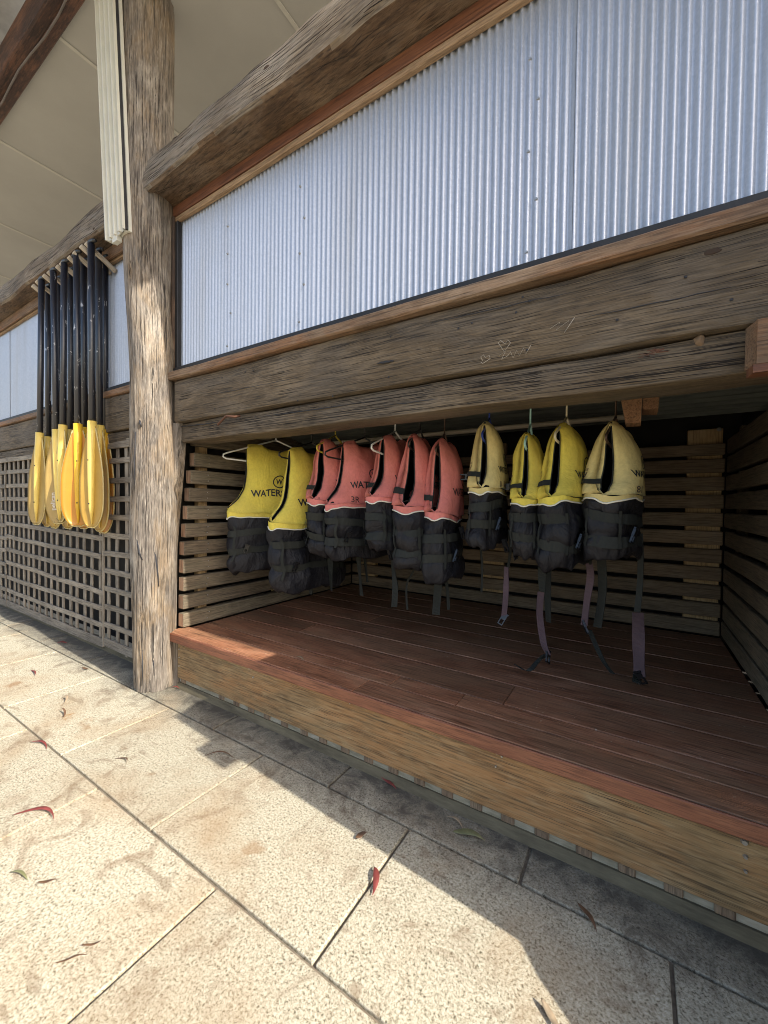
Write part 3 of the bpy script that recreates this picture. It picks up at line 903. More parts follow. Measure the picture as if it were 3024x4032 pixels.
# unseen blocker added right of the frame, outline cut to cast the stepped shadow
dl = empty('shadow_caster', (0.66, 1.6, 0), 'added shadow caster out of view right of the opening', 'shadow caster')
SLX = 0.62
def u2y(u): return u - 0.067 * SLX
def v2z(v): return v + 0.714 * SLX
prism('leaf', [(u2y(1.262), v2z(-0.36)), (u2y(1.262), v2z(1.752)), (u2y(1.45), v2z(1.79)), (1.64, v2z(1.775)), (1.64, v2z(-0.36))], 0, SLX, SLX + 0.05, W['beam'], dl)
box('shadow_notch', SLX, SLX + 0.05, u2y(1.165), u2y(1.2615), v2z(1.285), v2z(1.455), M['screw'], dl, bevel=0.006)
prism('shadow_flare', [(u2y(1.261), v2z(0.20)), (u2y(1.195), v2z(0.15)), (u2y(1.12), v2z(0.06)), (u2y(0.98), v2z(-0.10)), (u2y(0.90), v2z(-0.4)), (u2y(1.261), v2z(-0.4))], 0, SLX, SLX + 0.05, W['beam'], dl)

# ================================================================== LOCKER CEILING, RAIL, PIPE
lc = empty('locker_ceiling', (-1.2, 2.4, 1.93), 'dirty green grey corrugated sheet ceiling inside the locker', None, kind='structure')
L_ = math.hypot(1.19, 0.21)
vs = []; fs = []; n = 18 * 6
for i in range(n + 1):
    t_ = i / n
    zc = 2.14 - 0.21 * t_ - 0.010 * math.cos(2 * math.pi * i / 6)
    yc = 1.86 + 1.19 * t_
    vs += [(-2.98 + 1.2, yc - 2.4, zc - 1.93), (0.66 + 1.2, yc - 2.4, zc - 1.93)]
for i in range(n):
    a = 2 * i; fs.append((a, a + 1, a + 3, a + 2))
add('sheet', mesh_from('sheet', vs, fs, M['roofsheet'], True), lc, (-1.2, 2.4, 1.93))
box('backing', -3.1, 0.75, 1.83, 4.09, 2.27, 2.3, W['dark'], lc, bevel=0.0)
box('joist', -2.94, -2.80, 1.9, 3.0, 1.935, 1.99, W['slat_y'], lc, bevel=0.004)
rail = empty('hanging_rail', (-1.3, 2.3, 2.03), 'metal rail behind the lintel carrying all the coat hangers', 'rail')
tube('pipe', [(-2.88, 2.3, 2.03), (0.555, 2.3, 2.03)], 0.016, M['screw'], rail, 10)
pp = empty('conduit_pipe', (-1.2, 2.75, 1.897), 'thin cream pipe running under the locker ceiling behind the hangers', 'pipe')
tube('pipe', [(-2.34, 2.75, 1.897), (-1.2, 2.75, 1.897), (-0.02, 2.75, 1.897)], 0.016, M['pipe'], pp, 10)
bk_ = empty('timber_bracket', (0.0, 2.3, 1.77), 'tapered orange brown timber bracket under the locker ceiling', 'bracket')
prism('front_block', [(-0.095, 2.0), (-0.052, 1.752), (0.008, 1.752), (0.012, 2.0)], 1, 2.16, 2.26, W['joist'], bk_)
prism('side_block', [(0.0125, 2.02), (0.0125, 1.812), (0.072, 1.806), (0.084, 2.02)], 1, 2.17, 2.30, W['joist'], bk_)

# ================================================================== LATTICE
lat = empty('lattice_screen', (-6.0, 1.72, 0.02), 'grey weathered timber lattice screen low in the left bay', 'lattice')
hm = {}
zrow = [0.045 + 0.162 * i for i in range(12)]
for i, z in enumerate(zrow):
    for (a, b) in ((-4.045, -3.165), (-6.6, -4.075), (-9.0, -6.62)):
        tilt = random.uniform(-0.030, 0.030) + (0.045 if (a == -6.6 and 2 <= i <= 6) else 0)
        zz_ = z + (0.018 if a == -4.045 else 0)
        L = b - a - (random.uniform(0.0, 0.05) if a == -6.6 and i > 3 else 0)
        me = box_mesh('batten', L, 0.013, 0.078 if i == 0 else 0.048, W['lattice'], 0.003, wob=0.009 if i else 0.004, nx=16, axis=0, seed=i * 3 + a)
        o_ = add('batten', me, lat, (a + L / 2, 1.708, zz_ + 0.024))
        o_.rotation_euler = (0, tilt * 0.35, 0)
xv = -3.20; i = 0
me_v = [box_mesh('upright_batten', 0.048, 0.013, 1.84, W['lattice_v'], 0.003, wob=0.006, nx=12, axis=2, seed=90 + q) for q in range(4)]
while xv > -9.0:
    add('upright_batten', me_v[i % 4], lat, (xv, 1.7235, 0.94), rot=(0, random.uniform(-0.006, 0.006), 0))
    xv -= 0.160 + random.uniform(-0.006, 0.006); i += 1
box('stile', -4.0725, -4.0475, 1.699, 1.7145, 0.04, 1.86, W['lattice_v'], lat, bevel=0.003)
box('top_batten', -9.0, -3.17, 1.698, 1.7145, 1.818, 1.866, W['lattice'], lat, bevel=0.003, wob=0.003, nx=30)
box('backing', -9.0, -3.15, 1.95, 1.97, 0.0, 1.95, W['dark'], lat, bevel=0.0)
box('footing', -9.0, -3.17, 1.716, 1.78, -0.01, 0.042, M['lip'], lat, bevel=0.003)
# back wall that closes the building above and behind the panels
bwall = tag(box('wall_lining', -9.0, 3.1, 1.86, 1.90, 2.31, 3.78, W['dark'], None, bevel=0.0), 'dark wall lining behind the corrugated panels', 'wall')

# ================================================================== PADDLES AND PEGS
def peg_pair(tips, k):
    o = None
    for j, (tp, bk2) in enumerate(tips):
        pass
tips = [((126, 1123), (141, 1105)), ((169, 1082), (187, 1069)), ((221, 1046), (236, 1033)), ((268, 1011), (289, 992)), ((316, 967), (336, 955))]
peg_lab = ['pair of wooden paddle pegs farthest from the post', 'second pair of wooden paddle pegs from the left end', 'middle pair of wooden paddle pegs under the log',
           'second pair of wooden paddle pegs from the round post', 'pair of wooden paddle pegs nearest the round post']
for k, (tl, tr) in enumerate(tips):
    a = on(tl[0], tl[1], 1, 1.505); b = on(tr[0], tr[1], 1, 1.505)
    o = empty('paddle_pegs', ((a.x + b.x) / 2, 1.72, 3.38), peg_lab[k], 'paddle rack', 'paddle pegs under the left log')
    for t_ in (a, b):
        t2 = Vector((t_.x, 1.505, t_.z)); e2 = Vector((t_.x, 1.735, t_.z - 0.125))
        d = e2 - t2; L = d.length
        me = box_mesh('peg', 0.030, L, 0.036, W['peg'], 0.005, wob=0.002, nx=5, axis=1, seed=k)
        add('peg', me, o, (t2 + e2) / 2, rot=(math.atan2(d.z, d.y), 0, 0))

def blade_hw(t, Wd):
    # narrow throat, widest about 62 %, round tip
    if t < 0.02: return 0.030
    s = min(1, max(0, (t - 0.02) / 0.60))
    w = 0.030 + (Wd / 2 - 0.030) * (math.sin(s * math.pi / 2) ** 1.15)
    if t > 0.72:
        q = (t - 0.72) / 0.28
        w *= math.sqrt(max(0.0, 1 - q ** 2.3))
    return max(w, 0.004)
def blade_outline(L, Wd):
    pts = []
    ts = [0.06 + 0.94 * i / 30 for i in range(31)] + [0.985, 0.994]
    ts = sorted(ts)
    for sg in (-1, 1):
        seq = ts if sg < 0 else ts[::-1]
        for t in seq:
            w = blade_hw(t, Wd)
            if t >= 1.0: continue
            pts.append((sg * w, -0.0065 * min(1, t * 2.5), -L * t))
    return pts
def blade_mesh(L, Wd, mat, name='blade'):
    """local: z down from 0 to -L, x width, y thickness (front = -y)"""
    nz, nx2 = 34, 16
    vs = []; fs = []
    hw = lambda t: blade_hw(t, Wd)
    for side in (-1, 1):
        for i in range(nz + 1):
            t = i / nz
            w = hw(t)
            spine_r = 0.034 * (1 - t) ** 0.35
            for j in range(nx2 + 1):
                a = -1 + 2 * j / nx2
                a = math.copysign(abs(a) ** 1.3, a)
                xx = a * w
                th = 0.0045 * (1 - 0.35 * abs(a))
                sp = 0.0 * max(0, 1 - (abs(xx) / (0.027 * (1 - 0.5 * t) + 0.004)) ** 2.6)
                rim = 0.005 * max(0, 1 - (1 - abs(a)) * 10) * min(1, t * 6)
                yy = side * (th + max(sp, 0) + rim)
                cup = 0.020 * (a * a - 0.35) * min(1, t * 2.5) * -1
                vs.append((xx, yy + cup * 0.6, -L * t))
    off = (nz + 1) * (nx2 + 1)
    for i in range(nz):
        for j in range(nx2):
            a = i * (nx2 + 1) + j; b = a + 1; c_ = a + nx2 + 2; d = a + nx2 + 1
            fs.append((a, d, c_, b))
            fs.append((off + a, off + b, off + c_, off + d))
    def rim_strip(idx):
        for p, q in zip(idx[:-1], idx[1:]):
            fs.append((p, q, off + q, off + p))
    rim_strip([i * (nx2 + 1) for i in range(nz + 1)][::-1]); rim_strip([i * (nx2 + 1) + nx2 for i in range(nz + 1)])
    rim_strip([nz * (nx2 + 1) + j for j in range(nx2 + 1)][::-1]); rim_strip([j for j in range(nx2 + 1)])
    return mesh_from(name, vs, fs, mat, True)
BL = {}
def paddle(top, joint, tip, yv, yaw, bmat, label, mark=False, wd=0.245):
    T = on(top[0], top[1], 1, yv); J = on(joint[0], joint[1], 1, yv); B = on(tip[0], tip[1], 1, yv)
    T = Vector((T.x, yv, 3.455))
    L = (J - B).length
    o = empty('canoe_paddle', B, label, 'paddle', 'canoe paddles hanging left of the post')
    v, f = tube_geo([T - J + Vector((0, 0, 0.03)), (T - J) * 0.5, Vector((0, 0, -0.02))], 0.0255, 12)
    add('shaft', mesh_from('shaft', v, f, M['shaft'], True), o, J)
    gv, gf = tube_geo([(-0.075, 0, 0.0), (-0.045, 0, 0.012), (0, 0, 0.016), (0.045, 0, 0.012), (0.075, 0, 0.0)], [0.012, 0.016, 0.020, 0.016, 0.012], 10)
    add('grip', mesh_from('grip', gv, gf, M['hanger_black'], True), o, T + Vector((0, 0, 0.03)))
    rimv, rimf = tube_geo(blade_outline(L, wd), 0.0060, 6)
    key = (round(L, 2), bmat, wd)
    if key not in BL: BL[key] = blade_mesh(L, wd, M[bmat])
    d = (B - J).normalized()
    tilt = Vector((0, 0, -1)).rotation_difference(d)
    bl = add('blade', BL[key], o, J)
    bl.rotation_euler = (tilt @ Euler((0, 0, yaw)).to_quaternion()).to_euler()
    sv, sf = tube_geo([(0, 0, 0.004), (0, -.001, -0.12), (0, -.008, -0.30 * L), (0, -.010, -0.55 * L), (0, -.010, -0.80 * L), (0, -.006, -0.965 * L)], [0.0345, 0.0345, 0.030, 0.026, 0.019, 0.004], 12)
    so = add('spine', mesh_from('spine', sv, sf, M['spine_o'] if bmat == 'blade_orange' else M['spine_y'], True), o, J)
    so.rotation_euler = bl.rotation_euler
    ro = bpy.data.objects.new('rim', mesh_from('rim', rimv, rimf, M['blade_rim'], True)); link(ro, bl)
    if mark:
        text_flat('pelican', 0.06, M['silver_ink'], bl, (-0.045, -0.0125, -0.66), (R(90), R(-90), 0))
    else:
        for dz in (-0.32, -0.68):
            v2, f2 = tube_geo([(-.003, 0, 0), (.003, 0, 0)], 0.006, 6)
            add('rivet', mesh_from('rivet', v2, f2, M['ink'], True), bl, (0.0, -0.036 if dz > -0.5 else -0.031, dz), rot=(0, 0, R(90)), rel=False)
    return o
def text_mesh(body, size, bold=0.0, extr=0.0008):
    cu = bpy.data.curves.new('txt', 'FONT')
    cu.body = body; cu.size = size; cu.align_x = 'CENTER'; cu.align_y = 'CENTER'
    cu.offset = bold; cu.resolution_u = 3
    ob = bpy.data.objects.new('txt', cu); col.objects.link(ob)
    dg = bpy.context.evaluated_depsgraph_get()
    me = bpy.data.meshes.new_from_object(ob.evaluated_get(dg))
    bpy.data.objects.remove(ob); bpy.data.curves.remove(cu)
    return me
def text_flat(body, size, mat, parent, loc, rot):
    me = text_mesh(body, size, size * 0.02)
    me.materials.clear(); me.materials.append(mat)
    o = bpy.data.objects.new('lettering', me); link(o, parent)
    o.location = loc; o.rotation_euler = rot
    return o
YF = [1.53, 1.615, 1.69]
def facing(k):   # yaw so that the blade front (-y) looks k degrees away from the camera direction
    return k
paddle((164, 1141), (157, 1705), (145, 2067), YF[0], R(14), 'blade_pale', 'pale yellow bladed paddle farthest left in the row, in front')
paddle((190, 1160), (190, 1721), (188, 2074), YF[1], R(10), 'blade_yellow', 'paddle with blade hidden just right of the leftmost front paddle')
paddle((210, 1107), (222, 1694), (236, 2064), YF[0], R(30), 'blade_pale', 'paddle with pale lettering on its dull yellow blade', mark=True)
paddle((234, 1136), (226, 1712), (217, 2081), YF[1], R(12), 'blade_yellow', 'paddle hidden behind the lettered blade, only its tip below')
paddle((253, 1074), (248, 1675), (241, 2055), YF[0], R(2), 'blade_pale', 'paddle with blade turned edge-on at the middle of the row')
paddle((280, 1093), (279, 1694), (270, 2083), YF[1], R(14), 'blade_yellow', 'paddle behind the middle of the row, tip showing left of orange blade')
paddle((301, 1030), (307, 1671), (309, 2074), YF[0], R(52), 'blade_orange', 'broad orange bladed paddle facing the viewer')
paddle((330, 1064), (333, 1685), (333, 2083), YF[1], R(20), 'blade_orange', 'paddle behind the broad orange blade, tip below it')
paddle((359, 1006), (363, 1661), (364, 2079), YF[0], R(18), 'blade_yellow', 'front yellow bladed paddle second from the right of the row')
paddle((388, 1020), (393, 1677), (395, 2093), YF[1], R(10), 'blade_yellow', 'yellow bladed paddle partly hidden at the right of the row')
paddle((414, 1050), (414, 1694), (408, 2100), YF[2], R(16), 'blade_orange', 'rearmost orange bladed paddle nearest the round post')

# ================================================================== LIFE JACKETS
YR = 2.30; ZR = 2.03
NEXP = 2.7
def sgnpow(v, e): return math.copysign(abs(v) ** e, v)
class Jacket:
    def __init__(s, H, Wd, T, seed, lean=0.0):
        s.H, s.W, s.T, s.seed, s.lean = H, Wd, T, seed, lean
        s.zp = 0.43 * H; s.za = 0.465 * H
    def dip(s, th):
        th = th % (2 * math.pi)
        return 0.021 * s.H * (math.exp(-((th - math.pi / 2) / 0.20) ** 2) + math.exp(-((th - 1.5 * math.pi) / 0.20) ** 2))
    def squeeze(s, z):
        q = z / s.H
        f = 1.0 - 0.06 * math.exp(-((q - 0.31) / 0.03) ** 2) - 0.08 * math.exp(-((q - 0.16) / 0.03) ** 2)
        if q < 0.07: f *= 0.86 + 0.14 * (q / 0.07) ** 0.5
        return f
    def wob(s, p, amp=1.0):
        q = Vector((p[0] * 5, p[1] * 5, p[2] * 3.2)) + Vector((s.seed * 7.1, 0, s.seed))
        q2 = Vector((p[0] * 13, p[1] * 13, p[2] * 8)) + Vector((0, s.seed * 5.3, 0))
        v = mnoise.noise_vector(q) * 0.020 + mnoise.noise_vector(q2) * 0.010
        return v * amp
    def tube_pt(s, th, z, off=0.0):
        f = s.squeeze(z)
        c_, n_ = math.cos(th), math.sin(th)
        x = (s.T / 2) * sgnpow(c_, 2 / NEXP) * f
        y = (s.W / 2) * sgnpow(n_, 2 / NEXP) * f
        nrm = Vector((c_ / s.T, n_ / s.W, 0)).normalized()
        # quilted foam: soft vertical channels on the lower body
        q = z / s.H
        ch = -0.010 * (1 - min(1, abs(math.sin(th * 4 + 0.4)) * 3.0)) if q < 0.40 else 0
        p = Vector((x, y, z)) + nrm * (off + ch)
        amp = 1.9 if q < 0.40 else 1.0
        p += s.wob((x, y, z), amp * (0.4 if off > 0.004 else 1.0) if off > 0.004 else amp)
        if q < 0.12: p.z += 0.032 * (1 - q / 0.12) * mnoise.noise(Vector((math.cos(th) * 2, math.sin(th) * 2, s.seed * 3.0)))
        return s.skew(p)
    def hw(s, v):
        # half width of a panel above the arm hole
        pts = [(0, 1.0), (0.05, 0.985), (0.12, 0.90), (0.22, 0.775), (0.34, 0.69), (0.5, 0.645), (0.75, 0.63), (1.0, 0.60)]
        for (a, b), (c_, d) in zip(pts[:-1], pts[1:]):
            if a <= v <= c_:
                t = (v - a) / (c_ - a)
                return (b + (d - b) * t) * s.W / 2
        return 0.6 * s.W / 2
    def panel_pt(s, side, a, v, off=0.0):
        Hh = s.H - s.za
        neck = 0.10 if side > 0 else 0.30
        nw = max(0.0, 1 - (abs(a) / 0.50) ** 2.4)
        drop = neck * nw * max(0.0, (v - 0.55) / 0.45) ** 1.2
        z = s.za + Hh * (v - drop) - 0.045 * s.H * (abs(a) ** 1.5) * v
        veff = min(1.0, max(0.0, v))
        X = (s.T / 2) * ((1 - veff ** 2.3) ** 0.62) * 0.98 + 0.014
        kk = 1 - min(1, veff * 6) * 0.07
        x = X * (max(0.0, 1 - (abs(a) ** NEXP) * kk) ** (1 / NEXP)) * s.squeeze(s.za)
        y = a * s.hw(veff) * s.squeeze(s.za)
        x += off
        p = Vector((side * x, y, z))
        p += s.wob((side * x, y, z), 0.9 if off > -0.01 else 0.5)
        return s.skew(p)
    def skew(s, p):
        return Vector((p.x + s.lean * (s.H - p.z), p.y, p.z))
    def on_back(s, y, z, off=0.003, side=1):
        Hh = s.H - s.za
        if z < s.za:
            a = max(-0.99, min(0.99, y / (s.W / 2)))
            th = math.asin(sgnpow(a, NEXP / 2))
            p = s.tube_pt(th if side > 0 else math.pi - th, z, 0.0)
            return p + Vector((side * off, 0, 0))
        v = (z - s.za) / Hh
        for _ in range(4):
            a = max(-1, min(1, y / s.hw(min(1, max(0, v)))))
            neck = 0.10 if side > 0 else 0.30
            nw = max(0.0, 1 - (abs(a) / 0.50) ** 2.4)
            drop = neck * nw * max(0.0, (v - 0.55) / 0.45) ** 1.2
            v = (z - s.za + 0.045 * s.H * (abs(a) ** 1.5) * v) / Hh + drop
        return s.panel_pt(side, a, v, 0.0) + Vector((side * off, 0, 0))

HANG = {}
def ribbon(name, pts, wvec, mat, parent_obj, inv, th=0.0025):
    P = [Vector(p) for p in pts]
    # resample smoothly
    out = []
    for i in range(len(P) - 1):
        p0 = P[max(i - 1, 0)]; p1 = P[i]; p2 = P[i + 1]; p3 = P[min(i + 2, len(P) - 1)]
        for k in range(6):
            t = k / 6
            out.append(0.5 * ((2 * p1) + (-p0 + p2) * t + (2 * p0 - 5 * p1 + 4 * p2 - p3) * t * t + (-p0 + 3 * p1 - 3 * p2 + p3) * t ** 3))
    out.append(P[-1])
    vs = []; fs = []
    for i, p in enumerate(out):
        w = Vector(wvec(i / (len(out) - 1)) if callable(wvec) else wvec)
        d = (out[min(i + 1, len(out) - 1)] - out[max(i - 1, 0)]).normalized()
        nn = d.cross(w).normalized() * th
        for q in (p - w + nn, p + w + nn, p + w - nn, p - w - nn):
            vs.append(inv @ q)
    for i in range(len(out) - 1):
        for k in range(4):
            a = i * 4 + k; b = i * 4 + (k + 1) % 4
            fs.append((a, b, b + 4, a + 4))
    fs += [(3, 2, 1, 0), tuple(range(len(vs) - 4, len(vs)))]
    o = bpy.data.objects.new(name, mesh_from(name, vs, fs, mat, False))
    link(o, parent_obj)
    return o
_bk = None
def buckle_mesh():
    global _bk
    if _bk is None:
        bm = bmesh.new()
        for (x, y, z, sx, sy, sz) in ((0, 0, 0.0, .012, .030, .030), (0, -.012, -.03, .009, .006, .036), (0, .012, -.03, .009, .006, .036), (0, 0, -.045, .009, .030, .007), (0, 0, 0.02, .010, .036, .008)):
            r = bmesh.ops.create_cube(bm, size=1)
            bmesh.ops.scale(bm, vec=(sx, sy, sz), verts=r['verts']); bmesh.ops.translate(bm, vec=(x, y, z), verts=r['verts'])
        _bk = bpy.data.meshes.new('buckle'); bm.to_mesh(_bk); bm.free(); _bk.materials.append(M['buckle'])
    return _bk

def jacket(hx, ztop, H, Wd, T, psi, mat, label, seed, number=None, hang='hanger_black', hlabel='', dy=0.0, lean=0.0, tail=(), chest=True, tilt=0.0, front_text=True, hstick=0.0):
    J = Jacket(H, Wd, T, seed, lean)
    o = empty('life_jacket', (hx - lean * 0, YR + dy, ztop - H), label, 'life jacket', 'life jackets hanging in the locker', rz=psi)
    o.rotation_euler = (tilt, 0, psi)
    mw = Matrix.Translation(o.location) @ Euler(o.rotation_euler).to_matrix().to_4x4()
    inv = mw.inverted()
    def part(name, vs, fs, mats, fm=None, parent=o):
        q = bpy.data.objects.new(name, mesh_from(name, vs, fs, mats, True, fm)); link(q, parent); return q
    # lower body tube (outer + inner) : black below the piping, coloured above
    nth = 72
    def ring_mesh(zlist, mats_idx, top_open=True):
        vs = []; fs = []; fm = []
        for z in zlist:
            for k in range(nth):
                th_ = 2 * math.pi * k / nth
                zz_ = z - J.dip(th_) * ((z / J.zp) ** 4 if z <= J.zp else max(0.0, 1 - (z - J.zp) / (J.za - J.zp)))
                vs.append(J.tube_pt(th_, zz_))
        for i in range(len(zlist) - 1):
            for k in range(nth):
                a = i * nth + k; b = i * nth + (k + 1) % nth
                fs.append((a, b, b + nth, a + nth)); fm.append(0)
        return vs, fs, fm
    zl = [0, 0.008, 0.02, 0.04] + [0.04 + (J.zp - 0.04) * i / 22 for i in range(1, 23)]
    vs, fs, fm = ring_mesh(zl, 0)
    # curl the bottom hem inwards and close with an inner lining
    nb_ = len(vs)
    for ii, (sc_, zz_) in enumerate(((0.86, 0.012), (0.74, 0.05), (0.70, J.zp))):
        for k in range(nth):
            p = J.tube_pt(2 * math.pi * k / nth, 0.02 if ii < 2 else J.zp)
            cx = J.lean * (J.H - p.z)
            vs.append(Vector(((p.x - cx) * sc_ + J.lean * (J.H - zz_), p.y * sc_, zz_ + (p.z - 0.02 if ii < 2 else 0) * 0.6)))
    for k in range(nth):
        b = (k + 1) % nth
        fs.append((k, nb_ + k, nb_ + b, b))
        fs.append((nb_ + k, nb_ + nth + k, nb_ + nth + b, nb_ + b))
        fs.append((nb_ + nth + k, nb_ + 2 * nth + k, nb_ + 2 * nth + b, nb_ + nth + b))
    part('lower_body', vs, fs, M['black'])
    zl = [J.zp + (J.za - J.zp) * i / 4 for i in range(5)]
    vs, fs, fm = ring_mesh(zl, 0)
    part('waist_band', vs, fs, M[mat])
    pts = [J.tube_pt(2 * math.pi * k / 72, J.zp - J.dip(2 * math.pi * k / 72), 0.002) for k in range(73)]
    v, f = tube_geo(pts, 0.0042, 6, cap=False)
    part('piping', v, f, M['piping'])
    # panels
    na, nv = 20, 22
    for side, nm in ((1, 'back_panel'), (-1, 'front_panel')):
        vs = []; fs = []; fm = []
        for layer in (0, 1):
            for i in range(nv + 1):
                v_ = (i / nv) ** 0.9
                for j in range(na + 1):
                    a = -1 + 2 * j / na
                    th = 0.055 * (1 - 0.55 * abs(a) ** 3) * (1 - 0.6 * v_ ** 3) * (0.25 + 0.75 * min(1, v_ * 8))
                    vs.append(J.panel_pt(side, a, v_, 0.0 if layer == 0 else -min(th, 0.9 * ((J.T / 2) * ((1 - v_ ** 2.3) ** 0.62) + 0.012))))
        st = na + 1; off = (nv + 1) * st
        for i in range(nv):
            for j in range(na):
                a = i * st + j
                q = (a, a + 1, a + st + 1, a + st)
                fs.append(q if side > 0 else q[::-1]); fm.append(0)
                q = tuple(off + t for t in q)
                fs.append(q[::-1] if side > 0 else q); fm.append(1)
        def strip(idx, mi):
            for p_, q_ in zip(idx[:-1], idx[1:]):
                fs.append((p_, q_, off + q_, off + p_)); fm.append(mi)
        strip([i * st for i in range(nv + 1)], 0); strip([i * st + na for i in range(nv + 1)][::-1], 0)
        strip([nv * st + j for j in range(na + 1)], 0); strip([j for j in range(na + 1)], 1)
        pn = part(nm, vs, fs, [M[mat], M['black']], fm)
        bindp = [J.panel_pt(side, -1, (i / nv) ** 0.9 * 0.97, -0.0245 * (0.25 + 0.75 * min(1, (i / nv) ** 0.9 * 8)) * (1 - 0.6 * (i / nv) ** 2.7)) for i in range(1, nv + 1)]
        v, f = tube_geo(bindp, 0.0032, 6); part('arm_binding', v, f, M['webbing'], parent=pn)
        if side > 0:
            backp = pn
        else:
            frontp = pn
    # shoulder bridges
    for sgn in (-1, 1):
        vs = []; fs = []
        na2 = 6
        for j in range(na2 + 1):
            a = sgn * (0.52 + 0.46 * j / na2)
            for q in range(7):
                t = q / 6
                p0 = J.panel_pt(1, a, 0.985); p1 = J.panel_pt(-1, a, 0.985)
                p = p0.lerp(p1, t) + Vector((0, 0, 0.016 * math.sin(math.pi * t)))
                vs.append(p)
        for j in range(na2):
            for q in range(6):
                a = j * 7 + q
                fs.append((a, a + 1, a + 8, a + 7) if sgn < 0 else (a, a + 7, a + 8, a + 1))
        part('shoulder', vs, fs, M[mat])
    # belts
    for bi, q in enumerate((0.31, 0.16)):
        vs = []; fs = []
        hb_ = 0.024
        for k in range(nth):
            th = 2 * math.pi * k / nth
            dz = 0.020 * math.sin(th * 1.0 + seed + bi) + 0.004 * math.sin(3 * th + seed)
            for zz_ in (-hb_, hb_):
                vs.append(J.tube_pt(th, q * H + zz_ + dz, 0.008))
        for k in range(nth):
            a = 2 * k; b = 2 * ((k + 1) % nth)
            fs.append((a, b, b + 1, a + 1))
        part('belt', vs, fs, M['webbing'])
    # upright webbing keepers
    for th in (R(20), R(-62), R(-118), R(160)):
        vs = []; fs = []
        dth = 0.055
        for i in range(9):
            z = H * (0.10 + 0.26 * i / 8)
            for t_ in (-dth, dth):
                vs.append(J.tube_pt(th + t_, z, 0.013))
        for i in range(8):
            a = 2 * i; fs.append((a, a + 1, a + 3, a + 2))
        part('keeper', vs, fs, M['webbing'])
    # buckles hanging off the belts at the sides
    for (th, q, rx) in ((R(-150), 0.12, 0.2), (R(-35), 0.20, -0.3)):
        p = J.tube_pt(th, q * H, 0.03)
        b_ = bpy.data.objects.new('buckle', buckle_mesh()); link(b_, o)
        b_.location = p; b_.rotation_euler = (rx, 0.2, th + 0.4)
    # chest strap across the near front panel
    if chest:
        vs = []; fs = []
        for off_ in (-0.024, -0.012):
            for dv in (-0.035, 0.045):
                vs.append(J.panel_pt(-1, -1.0, 0.20 + dv, off_) + Vector((0, -0.008, 0)))
        for i in range(25):
            a = -1.0 + 1.0 * i / 24
            for dv in (-0.035, 0.045):
                p_ = J.panel_pt(-1, a, 0.20 + dv, 0.0)
                vs.append(p_ + Vector((-(1 - a * a) - 0.15, a, 0)).normalized() * 0.009)
        for i in range(26):
            a = 2 * i; fs.append((a, a + 1, a + 3, a + 2))
        cs = part('chest_strap', vs, fs, M['webbing'], parent=frontp)
        b_ = bpy.data.objects.new('buckle', buckle_mesh()); link(b_, frontp)
        b_.location = J.panel_pt(-1, -0.05, 0.21, 0.016); b_.rotation_euler = (R(90), 0.0, R(90)); b_.scale = (1.2, 1.2, 1.2)
    # printed marks
    def put(me_, side, yc, zc, mat_, par, off=0.0035):
        bm = bmesh.new(); bm.from_mesh(me_)
        bmesh.ops.triangulate(bm, faces=bm.faces)
        bmesh.ops.subdivide_edges(bm, edges=[e for e in bm.edges if e.calc_length() > 0.03], cuts=2)
        bmesh.ops.triangulate(bm, faces=bm.faces)
        for v in bm.verts:
            yy = yc + (v.co.x if side > 0 else -v.co.x)
            v.co = J.on_back(yy, zc + v.co.y, off, side)
        m2 = bpy.data.meshes.new('lettering'); bm.to_mesh(m2); bm.free()
        m2.materials.clear(); m2.materials.append(mat_)
        q = bpy.data.objects.new('lettering', m2); link(q, par)
    def fit(body, width, height, bold):
        me_ = text_mesh(body, 1.0, bold)
        xs = [v.co.x for v in me_.vertices]; ys = [v.co.y for v in me_.vertices]
        cx, cy = (min(xs) + max(xs)) / 2, (min(ys) + max(ys)) / 2
        for v in me_.vertices:
            v.co.x = (v.co.x - cx) / (max(xs) - min(xs)) * width; v.co.y = (v.co.y - cy) / (max(ys) - min(ys)) * height
            v.co.z = 0
        return me_
    put(fit('WATERSNAKE', Wd * 0.58, 0.052 * H, 0.022), 1, 0.0, 0.615 * H, M['ink'], backp)
    # round W emblem
    bm = bmesh.new()
    r1, r2 = 0.048 * H, 0.040 * H
    ring = [[bm.verts.new((r * math.cos(2 * math.pi * k / 28), r * math.sin(2 * math.pi * k / 28), 0)) for k in range(28)] for r in (r1, r2)]
    for k in range(28):
        bm.faces.new((ring[0][k], ring[0][(k + 1) % 28], ring[1][(k + 1) % 28], ring[1][k]))
    em = bpy.data.meshes.new('emblem'); bm.to_mesh(em); bm.free()
    put(em, 1, 0.0, 0.70 * H, M['ink'], backp)
    put(fit('W', 0.052 * H, 0.040 * H, 0.03), 1, 0.0, 0.70 * H, M['ink'], backp)
    if front_text:
        put(fit('WATERSNAKE', Wd * 0.20, 0.016 * H, 0.01), -1, -Wd * 0.19, 0.655 * H, M['faint_ink'], frontp)
        put(fit('Nomad', Wd * 0.20, 0.038 * H, 0.015), -1, -Wd * 0.19, 0.62 * H, M['faint_ink'], frontp)
    if number:
        put(fit(number, 0.042 * H * len(number), 0.05 * H, 0.004), 1, -Wd * 0.24, 0.50 * H, M['faint_ink'] if mat != 'coral' else M['ink'], backp)
